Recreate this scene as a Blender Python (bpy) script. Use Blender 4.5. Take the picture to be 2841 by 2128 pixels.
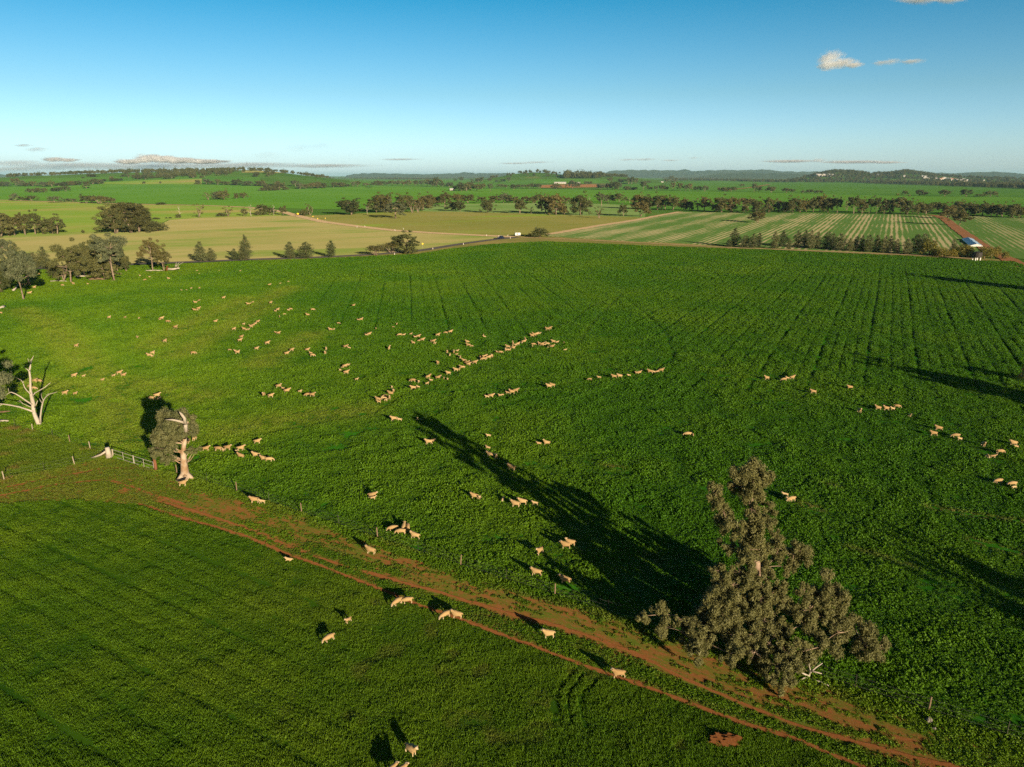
import bpy, bmesh, math, random
import numpy as np
from mathutils import Vector, Matrix

for o in list(bpy.data.objects):
    bpy.data.objects.remove(o)
SC = bpy.context.scene
COL = SC.collection
R = math.radians

# ------------------------------------------------------------------ camera
H = 35.0                       # the drone hovers 35 m above the paddock
F = 1970.0                     # focal length in photo pixels (photo 2841 x 2128)
CX, CY, HY = 1420.5, 1064.0, 487.0
PITCH = math.atan((CY - HY) / F)
CP, SP = math.cos(PITCH), math.sin(PITCH)
cam = bpy.data.cameras.new("camera")
cam.sensor_fit = 'HORIZONTAL'
cam.sensor_width = 36.0
cam.lens = 36.0 * F / 2841.0
cam.clip_start = 0.5
cam.clip_end = 250000.0
camo = bpy.data.objects.new("camera", cam)
COL.objects.link(camo)
camo.location = (0, 0, H)
camo.rotation_euler = (math.pi / 2 - PITCH, 0, 0)
SC.camera = camo

# ------------------------------------------------------------------ sky, sun, exposure
SUN_EL, SUN_AZ = R(13.0), R(180.0 - 31.0)      # low evening sun behind and to the right
W = bpy.data.worlds.new("World")
SC.world = W
W.use_nodes = True
wn = W.node_tree
bg = wn.nodes["Background"]
sky = wn.nodes.new("ShaderNodeTexSky")
sky.sky_type = 'NISHITA'
sky.sun_disc = False
sky.sun_elevation = SUN_EL
sky.sun_rotation = SUN_AZ
sky.altitude = 300.0
sky.air_density = 1.0
sky.dust_density = 0.6
sky.ozone_density = 1.5
# clear winter air: colour balance of the sky by height; overhead, out of view, darkened to cut fill
_tc = wn.nodes.new("ShaderNodeTexCoord")
_sp = wn.nodes.new("ShaderNodeSeparateXYZ"); wn.links.new(_tc.outputs["Generated"], _sp.inputs[0])
_cr = wn.nodes.new("ShaderNodeValToRGB"); wn.links.new(_sp.outputs[2], _cr.inputs[0])
_el = _cr.color_ramp.elements
_K = 1.78
_stops = [(0.0, (1.15, 1.60, 2.75)), (0.04, (1.02, 1.44, 2.15)), (0.10, (0.70, 1.14, 1.46)), (0.21, (0.14, 0.88, 1.20)), (0.5, (0.08, 0.42, 0.66)), (1.0, (0.06, 0.30, 0.50))]
_el[0].position = _stops[0][0]; _el[1].position = 1.0
for _p, _c in _stops[1:-1]: _el.new(_p)
for _e, (_p, _c) in zip(_el, _stops): _e.color = tuple(v / _K for v in _c) + (1,)
_mx = wn.nodes.new("ShaderNodeMix"); _mx.data_type = 'RGBA'; _mx.blend_type = 'MULTIPLY'; _mx.inputs[0].default_value = 1.0
wn.links.new(sky.outputs[0], _mx.inputs[6])
# the correction holds away from the sun; the unseen sunward sky is dimmed evenly to cut blue fill
_md = wn.nodes.new("ShaderNodeMix"); _md.data_type = 'RGBA'
_mr = wn.nodes.new("ShaderNodeMapRange"); _mr.interpolation_type = 'SMOOTHSTEP'
_mr.inputs[1].default_value = 0.25; _mr.inputs[2].default_value = -0.6
wn.links.new(_sp.outputs[1], _mr.inputs[0]); wn.links.new(_mr.outputs[0], _md.inputs[0])
wn.links.new(_cr.outputs[0], _md.inputs[6]); _md.inputs[7].default_value = (0.30, 0.30, 0.30, 1.0)
wn.links.new(_md.outputs[2], _mx.inputs[7])
wn.links.new(_mx.outputs[2], bg.inputs[0])
bg.inputs[1].default_value = 0.106

sl = bpy.data.lights.new("sun", 'SUN')
sl.energy = 5.0
sl.angle = R(0.5)
sl.color = (1.0, 0.81, 0.56)
so = bpy.data.objects.new("sun", sl)
COL.objects.link(so)
SUND = Vector((-math.sin(SUN_AZ) * math.cos(SUN_EL), -math.cos(SUN_AZ) * math.cos(SUN_EL), -math.sin(SUN_EL)))
so.rotation_euler = SUND.to_track_quat('-Z', 'Y').to_euler()
so.location = (60, -90, 80)

SC.view_settings.view_transform = 'Standard'
SC.view_settings.look = 'None'
SC.view_settings.exposure = 0.75
SC.view_settings.gamma = 1.0
SC.view_settings.use_curve_mapping = False
SC.render.engine = 'CYCLES'
SC.cycles.max_bounces = 8
SC.cycles.diffuse_bounces = 2
SC.cycles.transmission_bounces = 3
SC.cycles.transparent_max_bounces = 8
SC.cycles.volume_bounces = 6
SC.cycles.use_denoising = False
SC.cycles.denoiser = 'OPENIMAGEDENOISE'
SC.cycles.denoising_input_passes = 'RGB_ALBEDO_NORMAL'
SC.cycles.use_adaptive_sampling = True
SC.cycles.adaptive_threshold = 0.02

# ------------------------------------------------------------------ helpers
def smooth(a, b, x):
    t = np.clip((x - a) / (b - a), 0.0, 1.0)
    return t * t * (3 - 2 * t)

def ridge_z(px, py, D):
    """height a ridge at ground distance D needs to reach photo row py"""
    dy = (CY - py) / F
    return H + D * (dy * CP - SP) / (CP + dy * SP)

HILLS = [  # ground line of each hill: ridge distance, slope length, (column, row) of the crest
    (2900, 1250, [(-900, 500), (0, 493), (68, 489), (158, 486), (250, 482), (340, 479), (450, 477), (613, 474), (700, 471),
                  (771, 477), (839, 486), (884, 491), (960, 500), (1040, 511)]),
    (3600, 900, [(1300, 506), (1380, 492), (1414, 484), (1460, 479), (1500, 478), (1545, 483), (1600, 487), (1700, 489), (1790, 496), (1860, 506)]),
    (4300, 800, [(2180, 503), (2240, 490), (2290, 480), (2313, 476), (2360, 478), (2417, 484), (2470, 482), (2511, 476),
                 (2543, 481), (2591, 488), (2700, 494), (2900, 500), (3200, 503)]),
]
_HZ = [(D, w, np.array([p[0] for p in pts], float), np.array([max(0.0, ridge_z(p[0], p[1], D)) for p in pts])) for D, w, pts in HILLS]

def hz(x, y):
    """terrain height"""
    x = np.asarray(x, float); y = np.asarray(y, float)
    zc = np.maximum(y * CP + H * SP, 1.0)
    u = CX + F * x / zc
    out = np.zeros(np.broadcast(x, y).shape)
    for D, w, ux, zz in _HZ:
        a = np.interp(u, ux, zz, left=zz[0], right=0.0)
        f = smooth(D - w, D, y) * (1 - 0.75 * smooth(D, D + 1.6 * w, y))
        out = np.maximum(out, a * f)
    return out

_TT = np.geomspace(900.0, 42000.0, 700)
def at(px, py):
    """the point of the ground seen at photo pixel px, py"""
    px, py = np.broadcast_arrays(np.asarray(px, float), np.asarray(py, float))
    shp = px.shape
    dx = ((px - CX) / F).ravel(); dy = ((CY - py) / F).ravel()
    fy = CP + dy * SP; fz = -SP + dy * CP
    t = np.minimum(H / np.maximum(-fz, 1e-9), 42000.0)
    far = np.where(t > 1000.0)[0]
    if len(far):
        T = _TT[None, :]
        g = hz(dx[far, None] * T, fy[far, None] * T) - (H + fz[far, None] * T)
        hit = g > 0
        k = np.where(hit.any(1), hit.argmax(1), len(_TT) - 1)
        k = np.maximum(k, 1)
        r = np.arange(len(far))
        g0, g1 = g[r, k - 1], g[r, k]
        w = np.clip(np.where(np.abs(g1 - g0) > 1e-9, -g0 / (g1 - g0 + 1e-12), 1.0), 0, 1)
        th = _TT[k - 1] + (_TT[k] - _TT[k - 1]) * w
        t[far] = np.where(hit.any(1), th, t[far])
    x = dx * t; y = fy * t
    return np.stack([x, y, hz(x, y)], -1).reshape(shp + (3,))

def at1(px, py):
    p = at(px, py)
    return Vector((float(p[0]), float(p[1]), float(p[2])))

def ray(px, py, depth):
    """the point at ground distance depth seen at pixel px, py"""
    dx = (px - CX) / F; dy = (CY - py) / F
    fy = CP + dy * SP; fz = -SP + dy * CP
    t = depth / fy
    return Vector((dx * t, depth, H + fz * t))

def zc_of(p):
    return p[1] * CP + (H - p[2]) * SP

def proj(x, y, z=0.0):
    zc = y * CP + (H - z) * SP
    yc = y * SP + (z - H) * CP
    return CX + F * x / zc, CY - F * yc / zc

def link(o, parent=None):
    COL.objects.link(o)
    if parent is not None:
        o.parent = parent
    return o

def tag(o, label=None, cat=None, group=None, kind=None):
    if label: o["label"] = label
    if cat: o["category"] = cat
    if group: o["group"] = group
    if kind: o["kind"] = kind
    return o

def empty(name, loc, rz=0.0, scale=(1, 1, 1)):
    o = bpy.data.objects.new(name, None)
    o.empty_display_size = 0.3
    o.location = loc
    o.rotation_euler = (0, 0, rz)
    o.scale = scale
    return link(o)

def mesh_np(name, verts, faces, mats=None, smoothed=False, fmat=None):
    me = bpy.data.meshes.new(name)
    verts = np.asarray(verts, np.float32).reshape(-1, 3)
    faces = np.asarray(faces, np.int32)
    n, k = faces.shape
    me.vertices.add(len(verts)); me.vertices.foreach_set("co", verts.ravel())
    me.loops.add(n * k); me.loops.foreach_set("vertex_index", faces.ravel())
    me.polygons.add(n)
    me.polygons.foreach_set("loop_start", np.arange(0, n * k, k, dtype=np.int32))
    me.polygons.foreach_set("loop_total", np.full(n, k, np.int32))
    if smoothed:
        me.polygons.foreach_set("use_smooth", np.ones(n, bool))
    for m in mats or []:
        me.materials.append(m)
    if fmat is not None:
        me.polygons.foreach_set("material_index", np.asarray(fmat, np.int32))
    me.update(calc_edges=True)
    me.validate()
    return me

def obj(name, me, parent=None, mat=None):
    if mat is not None and len(me.materials) == 0:
        me.materials.append(mat)
    return link(bpy.data.objects.new(name, me), parent)

class MB:
    """collects tubes, boxes and prisms for one mesh object"""
    def __init__(self):
        self.v = []; self.f = []
    def tube(self, pts, rad, sides=6, cap=True):
        pts = [Vector(p) for p in pts]
        base = len(self.v)
        up = Vector((0.3, 0.2, 1)).normalized()
        for i, p in enumerate(pts):
            d = (pts[min(i + 1, len(pts) - 1)] - pts[max(i - 1, 0)])
            d = d.normalized() if d.length > 1e-9 else Vector((0, 0, 1))
            a = d.cross(up)
            if a.length < 1e-3: a = d.cross(Vector((1, 0, 0)))
            a.normalize(); b = d.cross(a)
            r = rad[i] if hasattr(rad, '__len__') else rad
            for k in range(sides):
                t = 2 * math.pi * k / sides
                self.v.append(p + a * (r * math.cos(t)) + b * (r * math.sin(t)))
        for i in range(len(pts) - 1):
            for k in range(sides):
                q = base + i * sides
                self.f.append((q + k, q + (k + 1) % sides, q + sides + (k + 1) % sides, q + sides + k))
        if cap:
            self.f.append(tuple(base + k for k in range(sides))[::-1])
            q = base + (len(pts) - 1) * sides
            self.f.append(tuple(q + k for k in range(sides)))
        return self
    def box(self, c, s, rz=0.0, taper=1.0):
        base = len(self.v)
        ca, sa = math.cos(rz), math.sin(rz)
        for dz in (-0.5, 0.5):
            for dx, dy in ((-.5, -.5), (.5, -.5), (.5, .5), (-.5, .5)):
                k = taper if dz > 0 else 1.0
                x, y = dx * s[0] * k, dy * s[1] * k
                self.v.append(Vector((c[0] + x * ca - y * sa, c[1] + x * sa + y * ca, c[2] + dz * s[2])))
        for q in ((3, 2, 1, 0), (4, 5, 6, 7), (0, 1, 5, 4), (1, 2, 6, 5), (2, 3, 7, 6), (3, 0, 4, 7)):
            self.f.append(tuple(base + i for i in q))
        return self
    def poly(self, pts, faces):
        base = len(self.v)
        self.v += [Vector(p) for p in pts]
        self.f += [tuple(base + i for i in f) for f in faces]
        return self
    def mesh(self, name, mat, smoothed=False):
        me = bpy.data.meshes.new(name)
        me.from_pydata([tuple(v) for v in self.v], [], self.f)
        if smoothed:
            me.polygons.foreach_set("use_smooth", np.ones(len(me.polygons), bool))
        if mat: me.materials.append(mat)
        me.update()
        return me
    def build(self, name, mat, parent=None, smoothed=False):
        return obj(name, self.mesh(name, mat, smoothed), parent)

ORD = ["", "", "second", "third", "fourth", "fifth", "sixth", "seventh", "eighth", "ninth", "tenth", "eleventh", "twelfth", "thirteenth",
       "fourteenth", "fifteenth", "sixteenth", "seventeenth", "eighteenth", "nineteenth", "twentieth", "twenty-first", "twenty-second",
       "twenty-third", "twenty-fourth", "twenty-fifth", "twenty-sixth", "twenty-seventh", "twenty-eighth", "twenty-ninth", "thirtieth"]
NUM = ["", "one", "two", "three", "four", "five", "six", "seven", "eight", "nine", "ten", "eleven", "twelve"]
def ordinal(i, n):
    """place in a row counted from the left: i from 0"""
    if n == 2: return ("left", "right")[i]
    if i == 0: return "leftmost"
    if i == n - 1: return "rightmost"
    if n % 2 and i == n // 2 and n <= 5: return "middle"
    if i > n / 2: return ORD[n - i] + " from right"
    return ORD[i + 1] + " from left"

# ------------------------------------------------------------------ materials
def mat(name):
    m = bpy.data.materials.new(name)
    m.use_nodes = True
    m.cycles.use_bump_map_correction = False
    nt = m.node_tree
    nt.nodes.clear()
    out = nt.nodes.new("ShaderNodeOutputMaterial")
    return m, nt, out

def N(nt, typ, ins=None, **kw):
    n = nt.nodes.new(typ)
    for k, v in kw.items(): setattr(n, k, v)
    for k, v in (ins or {}).items():
        if hasattr(v, "node") or isinstance(v, bpy.types.NodeSocket): nt.links.new(v, n.inputs[k])
        else: n.inputs[k].default_value = v
    return n

def c4(c): return (c[0], c[1], c[2], 1.0)

def mixc(nt, fac, a, b):
    n = nt.nodes.new("ShaderNodeMix"); n.data_type = 'RGBA'
    for i, v in ((0, fac), (6, a), (7, b)):
        if isinstance(v, bpy.types.NodeSocket): nt.links.new(v, n.inputs[i])
        elif i == 0: n.inputs[0].default_value = v
        else: n.inputs[i].default_value = c4(v)
    return n.outputs[2]

def mth(nt, op, a, b=0.0, c=None):
    n = nt.nodes.new("ShaderNodeMath"); n.operation = op
    for i, v in enumerate((a, b) if c is None else (a, b, c)):
        if isinstance(v, bpy.types.NodeSocket): nt.links.new(v, n.inputs[i])
        else: n.inputs[i].default_value = v
    return n.outputs[0]

def ramp(nt, v, lo, hi):
    n = nt.nodes.new("ShaderNodeMapRange"); n.interpolation_type = 'SMOOTHSTEP'
    nt.links.new(v, n.inputs[0]); n.inputs[1].default_value = lo; n.inputs[2].default_value = hi
    return n.outputs[0]

def noise(nt, scale, detail=4.0, rough=0.55, vec=None, dist=0.0):
    n = nt.nodes.new("ShaderNodeTexNoise")
    n.inputs["Scale"].default_value = scale; n.inputs["Detail"].default_value = detail
    n.inputs["Roughness"].default_value = rough; n.inputs["Distortion"].default_value = dist
    nt.links.new(vec if vec is not None else pos(nt), n.inputs["Vector"])
    return n.outputs[0]

def pos(nt):
    for n in nt.nodes:
        if n.bl_idname == "ShaderNodeNewGeometry": return n.outputs[0]
    return nt.nodes.new("ShaderNodeNewGeometry").outputs[0]

def stretch(nt, az, along, across):
    """position turned so rows run along one axis, then scaled"""
    m = nt.nodes.new("ShaderNodeMapping"); m.vector_type = 'TEXTURE'
    m.inputs["Rotation"].default_value = (0, 0, -az)
    m.inputs["Scale"].default_value = (across, along, 1)
    nt.links.new(pos(nt), m.inputs[0])
    return m.outputs[0]

def surf(nt, out, color, rough=0.95, bump=None, bstr=0.6, bdist=0.3, sheen=0.0, sheen_tint=(1, 1, 1)):
    p = nt.nodes.new("ShaderNodeBsdfPrincipled")
    if isinstance(color, bpy.types.NodeSocket): nt.links.new(color, p.inputs["Base Color"])
    else: p.inputs["Base Color"].default_value = c4(color)
    p.inputs["Roughness"].default_value = rough
    p.inputs["Specular IOR Level"].default_value = 0.15
    if sheen:
        p.inputs["Sheen Weight"].default_value = sheen
        p.inputs["Sheen Roughness"].default_value = 0.6
        p.inputs["Sheen Tint"].default_value = c4(sheen_tint)
    if bump is not None:
        b = nt.nodes.new("ShaderNodeBump")
        b.inputs["Strength"].default_value = bstr; b.inputs["Distance"].default_value = bdist
        nt.links.new(bump, b.inputs["Height"]); nt.links.new(b.outputs[0], p.inputs["Normal"])
    nt.links.new(p.outputs[0], out.inputs[0])
    return p

def plain(name, c, rough=0.8, var=0.0, scale=3.0, metal=0.0):
    m, nt, out = mat(name)
    if var:
        n = noise(nt, scale, 3)
        col = mixc(nt, n, [x * (1 - var) for x in c], [min(1, x * (1 + var)) for x in c])
        p = surf(nt, out, col, rough)
    else:
        p = surf(nt, out, c, rough)
    p.inputs["Metallic"].default_value = metal
    return m

def blades(nt, out, col, upright=1.0, scale=40.0):
    """a stand of grass too fine to see singly: two-sided upright slivers turned every way"""
    w = nt.nodes.new("ShaderNodeTexWhiteNoise"); w.noise_dimensions = '3D'
    vs = N(nt, "ShaderNodeVectorMath", {0: pos(nt), 3: scale}, operation='SCALE')
    fl = N(nt, "ShaderNodeVectorMath", {0: vs.outputs[0]}, operation='FLOOR')
    nt.links.new(fl.outputs[0], w.inputs["Vector"])
    c = N(nt, "ShaderNodeSeparateColor", {0: w.outputs["Color"]})
    cz = mth(nt, 'ADD', mth(nt, 'MULTIPLY', c.outputs[1], 0.5), 0.12)
    g = [n for n in nt.nodes if n.bl_idname == "ShaderNodeNewGeometry"][0]
    prev = None
    for k in range(3):
        ang = mth(nt, 'MULTIPLY_ADD', c.outputs[0], math.pi / 3, k * math.pi / 3)
        cx = mth(nt, 'MULTIPLY', mth(nt, 'COSINE', ang), upright); cy = mth(nt, 'MULTIPLY', mth(nt, 'SINE', ang), upright)
        hv = N(nt, "ShaderNodeCombineXYZ", {0: cx, 1: cy})
        dt = N(nt, "ShaderNodeVectorMath", {0: hv.outputs[0], 1: g.outputs["Incoming"]}, operation='DOT_PRODUCT')
        hs = N(nt, "ShaderNodeVectorMath", {0: hv.outputs[0], 3: mth(nt, 'SIGN', dt.outputs["Value"])}, operation='SCALE')
        up = N(nt, "ShaderNodeCombineXYZ", {2: cz})
        ad = N(nt, "ShaderNodeVectorMath", {0: hs.outputs[0], 1: up.outputs[0]}, operation='ADD')
        nv = N(nt, "ShaderNodeVectorMath", {0: ad.outputs[0]}, operation='NORMALIZE')
        d = N(nt, "ShaderNodeBsdfDiffuse", {"Color": col, "Normal": nv.outputs[0]})
        if prev is None: prev = d.outputs[0]
        else: prev = N(nt, "ShaderNodeMixShader", {0: 1.0 / (k + 1), 1: prev, 2: d.outputs[0]}).outputs[0]
    nt.links.new(prev, out.inputs[0])

def field_mat(name, c1, c2, big=0.01, fine=0.25, az=None, rows=0.0, sheen=0.25, bstr=0.9, c3=None, c3cut=(0.55, 0.7), blotch=0.03):
    """a grown field seen from afar: two greens in large patches, finer streaks along the drill rows, rough surface"""
    m, nt, out = mat(name)
    n1 = noise(nt, big, 5, 0.6)
    n2 = noise(nt, fine, 3, 0.6, stretch(nt, az, 14.0, 1.0) if az is not None else None)
    f = mth(nt, 'ADD', mth(nt, 'MULTIPLY', n1, 0.62), mth(nt, 'MULTIPLY', n2, 0.38))
    col = mixc(nt, ramp(nt, f, 0.32, 0.66), c1, c2)
    if c3 is not None:
        n3 = noise(nt, blotch, 6, 0.65, stretch(nt, az, 3.0, 1.0) if az is not None else None)
        col = mixc(nt, ramp(nt, n3, *c3cut), col, c3)
    blades(nt, out, col)
    return m
# ------------------------------------------------------------------ ground and fields
def az_of(px): return math.atan2((px - CX) * CP, F)
AZ_R, AZ_L, AZ_F = az_of(2480), az_of(1125), az_of(-2110)     # drill rows: right half, left half, front paddock

M = {}
M['ground'] = field_mat("ground_green", (0.035, 0.094, 0.014), (0.069, 0.144, 0.025), 0.0016, 0.02, c3=(0.115, 0.133, 0.039), c3cut=(0.56, 0.66), blotch=0.002)
M['crop_base'] = field_mat("crop_floor", (0.013, 0.066, 0.005), (0.028, 0.114, 0.006), 0.03, 0.5, AZ_R, c3=(0.050, 0.128, 0.009), c3cut=(0.6, 0.75), blotch=0.05)
M['front_base'] = field_mat("young_grass_floor", (0.011, 0.037, 0.003), (0.026, 0.064, 0.004), 0.05, 0.6, AZ_F, c3=(0.039, 0.034, 0.010), c3cut=(0.62, 0.74), blotch=0.15)
M['green_a'] = field_mat("bright_green_crop", (0.058, 0.163, 0.017), (0.084, 0.193, 0.024), 0.004, 0.05, az_of(2600), sheen=0.3)
M['green_b'] = field_mat("deep_green_crop", (0.048, 0.136, 0.018), (0.071, 0.168, 0.025), 0.004, 0.05, az_of(2600), sheen=0.3)
M['green_c'] = field_mat("yellow_green_pasture", (0.111, 0.219, 0.025), (0.184, 0.241, 0.050), 0.010, 0.06, az_of(4500), sheen=0.3, c3=(0.246, 0.219, 0.078), c3cut=(0.5, 0.66), blotch=0.008)
M['tan'] = field_mat("dry_tan_pasture", (0.222, 0.225, 0.078), (0.288, 0.261, 0.113), 0.012, 0.10, az_of(5000), c3=(0.156, 0.213, 0.049), c3cut=(0.48, 0.64), blotch=0.018)
M['olive'] = field_mat("olive_grazed_pasture", (0.132, 0.157, 0.033), (0.192, 0.186, 0.059), 0.010, 0.12, az_of(5200), sheen=0.3, c3=(0.156, 0.232, 0.033), c3cut=(0.52, 0.68), blotch=0.012)
M['pale'] = field_mat("pale_young_crop", (0.095, 0.183, 0.044), (0.162, 0.235, 0.086), 0.010, 0.10, az_of(5200), sheen=0.3)
M['brown'] = field_mat("ploughed_brown_soil", (0.210, 0.101, 0.043), (0.273, 0.142, 0.062), 0.01, 0.2, sheen=0.1)
M['verge'] = field_mat("dry_grass_verge", (0.190, 0.162, 0.060), (0.118, 0.125, 0.036), 0.05, 0.4, sheen=0.25)
M['grove'] = field_mat("lush_grass_under_trees", (0.090, 0.240, 0.017), (0.132, 0.288, 0.026), 0.03, 0.2, sheen=0.3, c3=(0.168, 0.192, 0.048), c3cut=(0.58, 0.7), blotch=0.06)

def striped(name, period, group, strength):
    """young crop sown between rows of pale straw stubble"""
    m, nt, out = mat(name)
    v = stretch(nt, AZ_R, 1.0, 1.0)
    sx = N(nt, "ShaderNodeSeparateXYZ", {0: v}).outputs[0]
    wob = noise(nt, 0.05, 2, 0.5, v)
    q = mth(nt, 'ADD', sx, mth(nt, 'MULTIPLY', wob, 1.2))
    s1 = mth(nt, 'SINE', mth(nt, 'MULTIPLY', q, 2 * math.pi / period))
    s2 = mth(nt, 'SINE', mth(nt, 'MULTIPLY', sx, 2 * math.pi / group))
    big = noise(nt, 0.012, 4, 0.6)
    streak = noise(nt, 0.5, 3, 0.6, stretch(nt, AZ_R, 22.0, 1.0))
    k = mth(nt, 'ADD', mth(nt, 'MULTIPLY', s1, 0.55), mth(nt, 'MULTIPLY', s2, 0.40))
    k = mth(nt, 'ADD', k, mth(nt, 'MULTIPLY', mth(nt, 'SUBTRACT', big, 0.5), 2.4))
    k = mth(nt, 'ADD', k, mth(nt, 'MULTIPLY', mth(nt, 'SUBTRACT', streak, 0.5), 2.2))
    f = mth(nt, 'MULTIPLY', ramp(nt, k, -0.05, 0.75), strength)
    g = mixc(nt, noise(nt, 0.08, 3), (0.058, 0.130, 0.028), (0.090, 0.165, 0.042))
    col = mixc(nt, f, g, (0.33, 0.29, 0.165))
    b = mth(nt, 'ADD', mth(nt, 'MULTIPLY', s1, 0.25), noise(nt, 1.3, 4, 0.7))
    blades(nt, out, col)
    return m
M['striped'] = striped("straw_striped_crop", 3.1, 23.0, 0.9)
M['striped2'] = striped("faint_straw_striped_crop", 3.1, 31.0, 0.6)
def rough(name, c, var, scale, up=0.6):
    """loose stony surface: colour mottled, grains catching the low sun"""
    m, nt, out = mat(name)
    n = noise(nt, scale, 4, 0.65)
    blades(nt, out, mixc(nt, n, [x * (1 - var) for x in c], [x * (1 + var) for x in c]), up, 30.0)
    return m
M['asphalt'] = rough("worn_bitumen", (0.085, 0.080, 0.080), 0.25, 0.5, 0.25)
M['gravel'] = rough("pale_gravel", (0.36, 0.27, 0.165), 0.15, 0.2)
M['reddirt'] = rough("red_dirt", (0.21, 0.105, 0.055), 0.2, 0.3, 0.5)
M['farroad'] = rough("pale_dirt", (0.30, 0.225, 0.125), 0.15, 0.05)

# red earth of the farm track, patchily overgrown with low weeds
def soil_mat(name, weed=0.5):
    m, nt, out = mat(name)
    sv = stretch(nt, AZ_F, 3.5, 1.0)
    n1 = noise(nt, 2.6, 7, 0.75, sv); n2 = noise(nt, 7.0, 5, 0.7); n3 = noise(nt, 0.5, 4, 0.6, sv)
    soil = mixc(nt, n2, (0.100, 0.037, 0.013), (0.235, 0.098, 0.036))
    grn = mixc(nt, n2, (0.035, 0.075, 0.007), (0.095, 0.115, 0.018))
    k = mth(nt, 'ADD', mth(nt, 'MULTIPLY', n1, 0.6), mth(nt, 'MULTIPLY', n3, 0.4))
    col = mixc(nt, ramp(nt, k, weed - 0.10, weed + 0.10), grn, soil)
    blades(nt, out, col, 0.8, 30.0)
    return m
M['track'] = soil_mat("weedy_track_soil", 0.50)
M['baresoil'] = soil_mat("bare_red_soil", 0.40)
M['rut'] = soil_mat("packed_red_rut", 0.22)

# base ground: one sheet to the horizon
def ground_sheet():
    ys = np.concatenate([np.linspace(-60, 30, 5), np.geomspace(45, 45000, 150)])
    ys = np.sort(np.concatenate([ys, np.linspace(1600, 6500, 110)]))
    cs = np.linspace(-1, 1, 161)
    X = cs[None, :] * np.maximum(320.0, 1.25 * ys)[:, None]
    Y = np.repeat(ys[:, None], len(cs), 1)
    Z = hz(X, Y) - np.where(Y > 3, 0.0, 0.0) - 0.02
    V = np.stack([X, Y, Z], -1).reshape(-1, 3)
    n, k = X.shape
    i = np.arange(n * k).reshape(n, k)
    Fc = np.stack([i[:-1, :-1], i[:-1, 1:], i[1:, 1:], i[1:, :-1]], -1).reshape(-1, 4)
    o = obj("ground", mesh_np("ground", V, Fc, [M['ground']], True))
    tag(o, "gently rolling green plain reaching the horizon", kind="structure")
ground_sheet()

def crop(x0, y0, s, pts): return [(x0 + x / s, y0 + y / s) for x, y in pts]

def field(name, lower, upper, m, off, label, nx=60, ny=14):
    """a field between a near and a far boundary, laid on the terrain"""
    lo = np.array(sorted(lower), float); up = np.array(sorted(upper), float)
    x0 = max(lo[0, 0], up[0, 0]); x1 = min(lo[-1, 0], up[-1, 0])
    px = np.linspace(x0, x1, nx)
    A = at(px, np.interp(px, lo[:, 0], lo[:, 1])); B = at(px, np.interp(px, up[:, 0], up[:, 1]))
    t = np.linspace(0, 1, ny)[:, None, None]
    P = A[None] * (1 - t) + B[None] * t
    P[..., 2] = hz(P[..., 0], P[..., 1]) + off
    i = np.arange(nx * ny).reshape(ny, nx)
    Fc = np.stack([i[:-1, :-1], i[:-1, 1:], i[1:, 1:], i[1:, :-1]], -1).reshape(-1, 4)
    o = obj(name, mesh_np(name, P, Fc, [M[m]], True))
    tag(o, label, kind="structure")
    return o

def resample(P, step):
    P = np.asarray(P, float)
    d = np.concatenate([[0], np.cumsum(np.linalg.norm(np.diff(P, axis=0), axis=1))])
    t = np.linspace(0, d[-1], max(2, int(d[-1] / step) + 1))
    return np.stack([np.interp(t, d, P[:, k]) for k in range(P.shape[1])], -1)

def ribbon(name, px, width, m, off, label, wob=0.0, step=6.0, kind="structure"):
    pts = np.array(px, float)
    P = at(pts[:, 0], pts[:, 1])[:, :2]
    P = resample(P, step)
    for _ in range(2):
        P[1:-1] = 0.25 * P[:-2] + 0.5 * P[1:-1] + 0.25 * P[2:]
    T = np.gradient(P, axis=0); T /= np.linalg.norm(T, axis=1)[:, None] + 1e-9
    Nn = np.stack([-T[:, 1], T[:, 0]], -1)
    rng = np.random.default_rng(len(P))
    w = width * 0.5 * (1 + wob * rng.uniform(-1, 1, len(P)))
    w2 = width * 0.5 * (1 + wob * rng.uniform(-1, 1, len(P)))
    L = P + Nn * w[:, None]; Rr = P - Nn * w2[:, None]
    V = np.zeros((len(P) * 2, 3)); V[0::2, :2] = L; V[1::2, :2] = Rr
    V[:, 2] = hz(V[:, 0], V[:, 1]) + off
    i = np.arange(len(P) - 1) * 2
    Fc = np.stack([i + 1, i + 3, i + 2, i], -1)
    o = obj(name, mesh_np(name, V, Fc, [M[m]], False))
    tag(o, label, kind=kind)
    return o

ROAD = [(-700, 790), (-300, 766), (0, 750), (200, 741), (338, 735), (553, 727), (720, 720), (863, 716), (1000, 709), (1080, 704), (1162, 697), (1286, 676.5), (1384, 663.5), (1436, 658.6)]
GRAVEL = [(700, 577.5), (740, 581), (781, 587), (824, 599), (895, 615.5), (993, 628.5), (1091, 640), (1221, 648), (1351, 654.6), (1425, 658)]
FARROAD = [(-500, 553), (-200, 553), (0, 555), (98, 558.6), (260, 563), (391, 567), (553, 570), (640, 573), (720, 577.5)]
PADTOP = [(-700, 805), (-300, 775), (0, 757), (200, 746), (338, 739), (700, 725), (928, 717), (1058, 711), (1156, 706), (1253, 691), (1351, 680), (1420, 675), (1514, 671),
          (1758, 681), (2018, 691), (2120, 693), (2316, 703), (2544, 713), (2707, 724), (2814, 727), (2841, 738), (3300, 800)]
TANTOP = [(-700, 690), (-200, 666), (0, 655), (185, 646), (326, 641), (400, 637), (456, 632), (445, 620), (449, 612), (553, 604.5), (720, 601), (798, 598), (824, 599)] + GRAVEL[4:]
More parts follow.
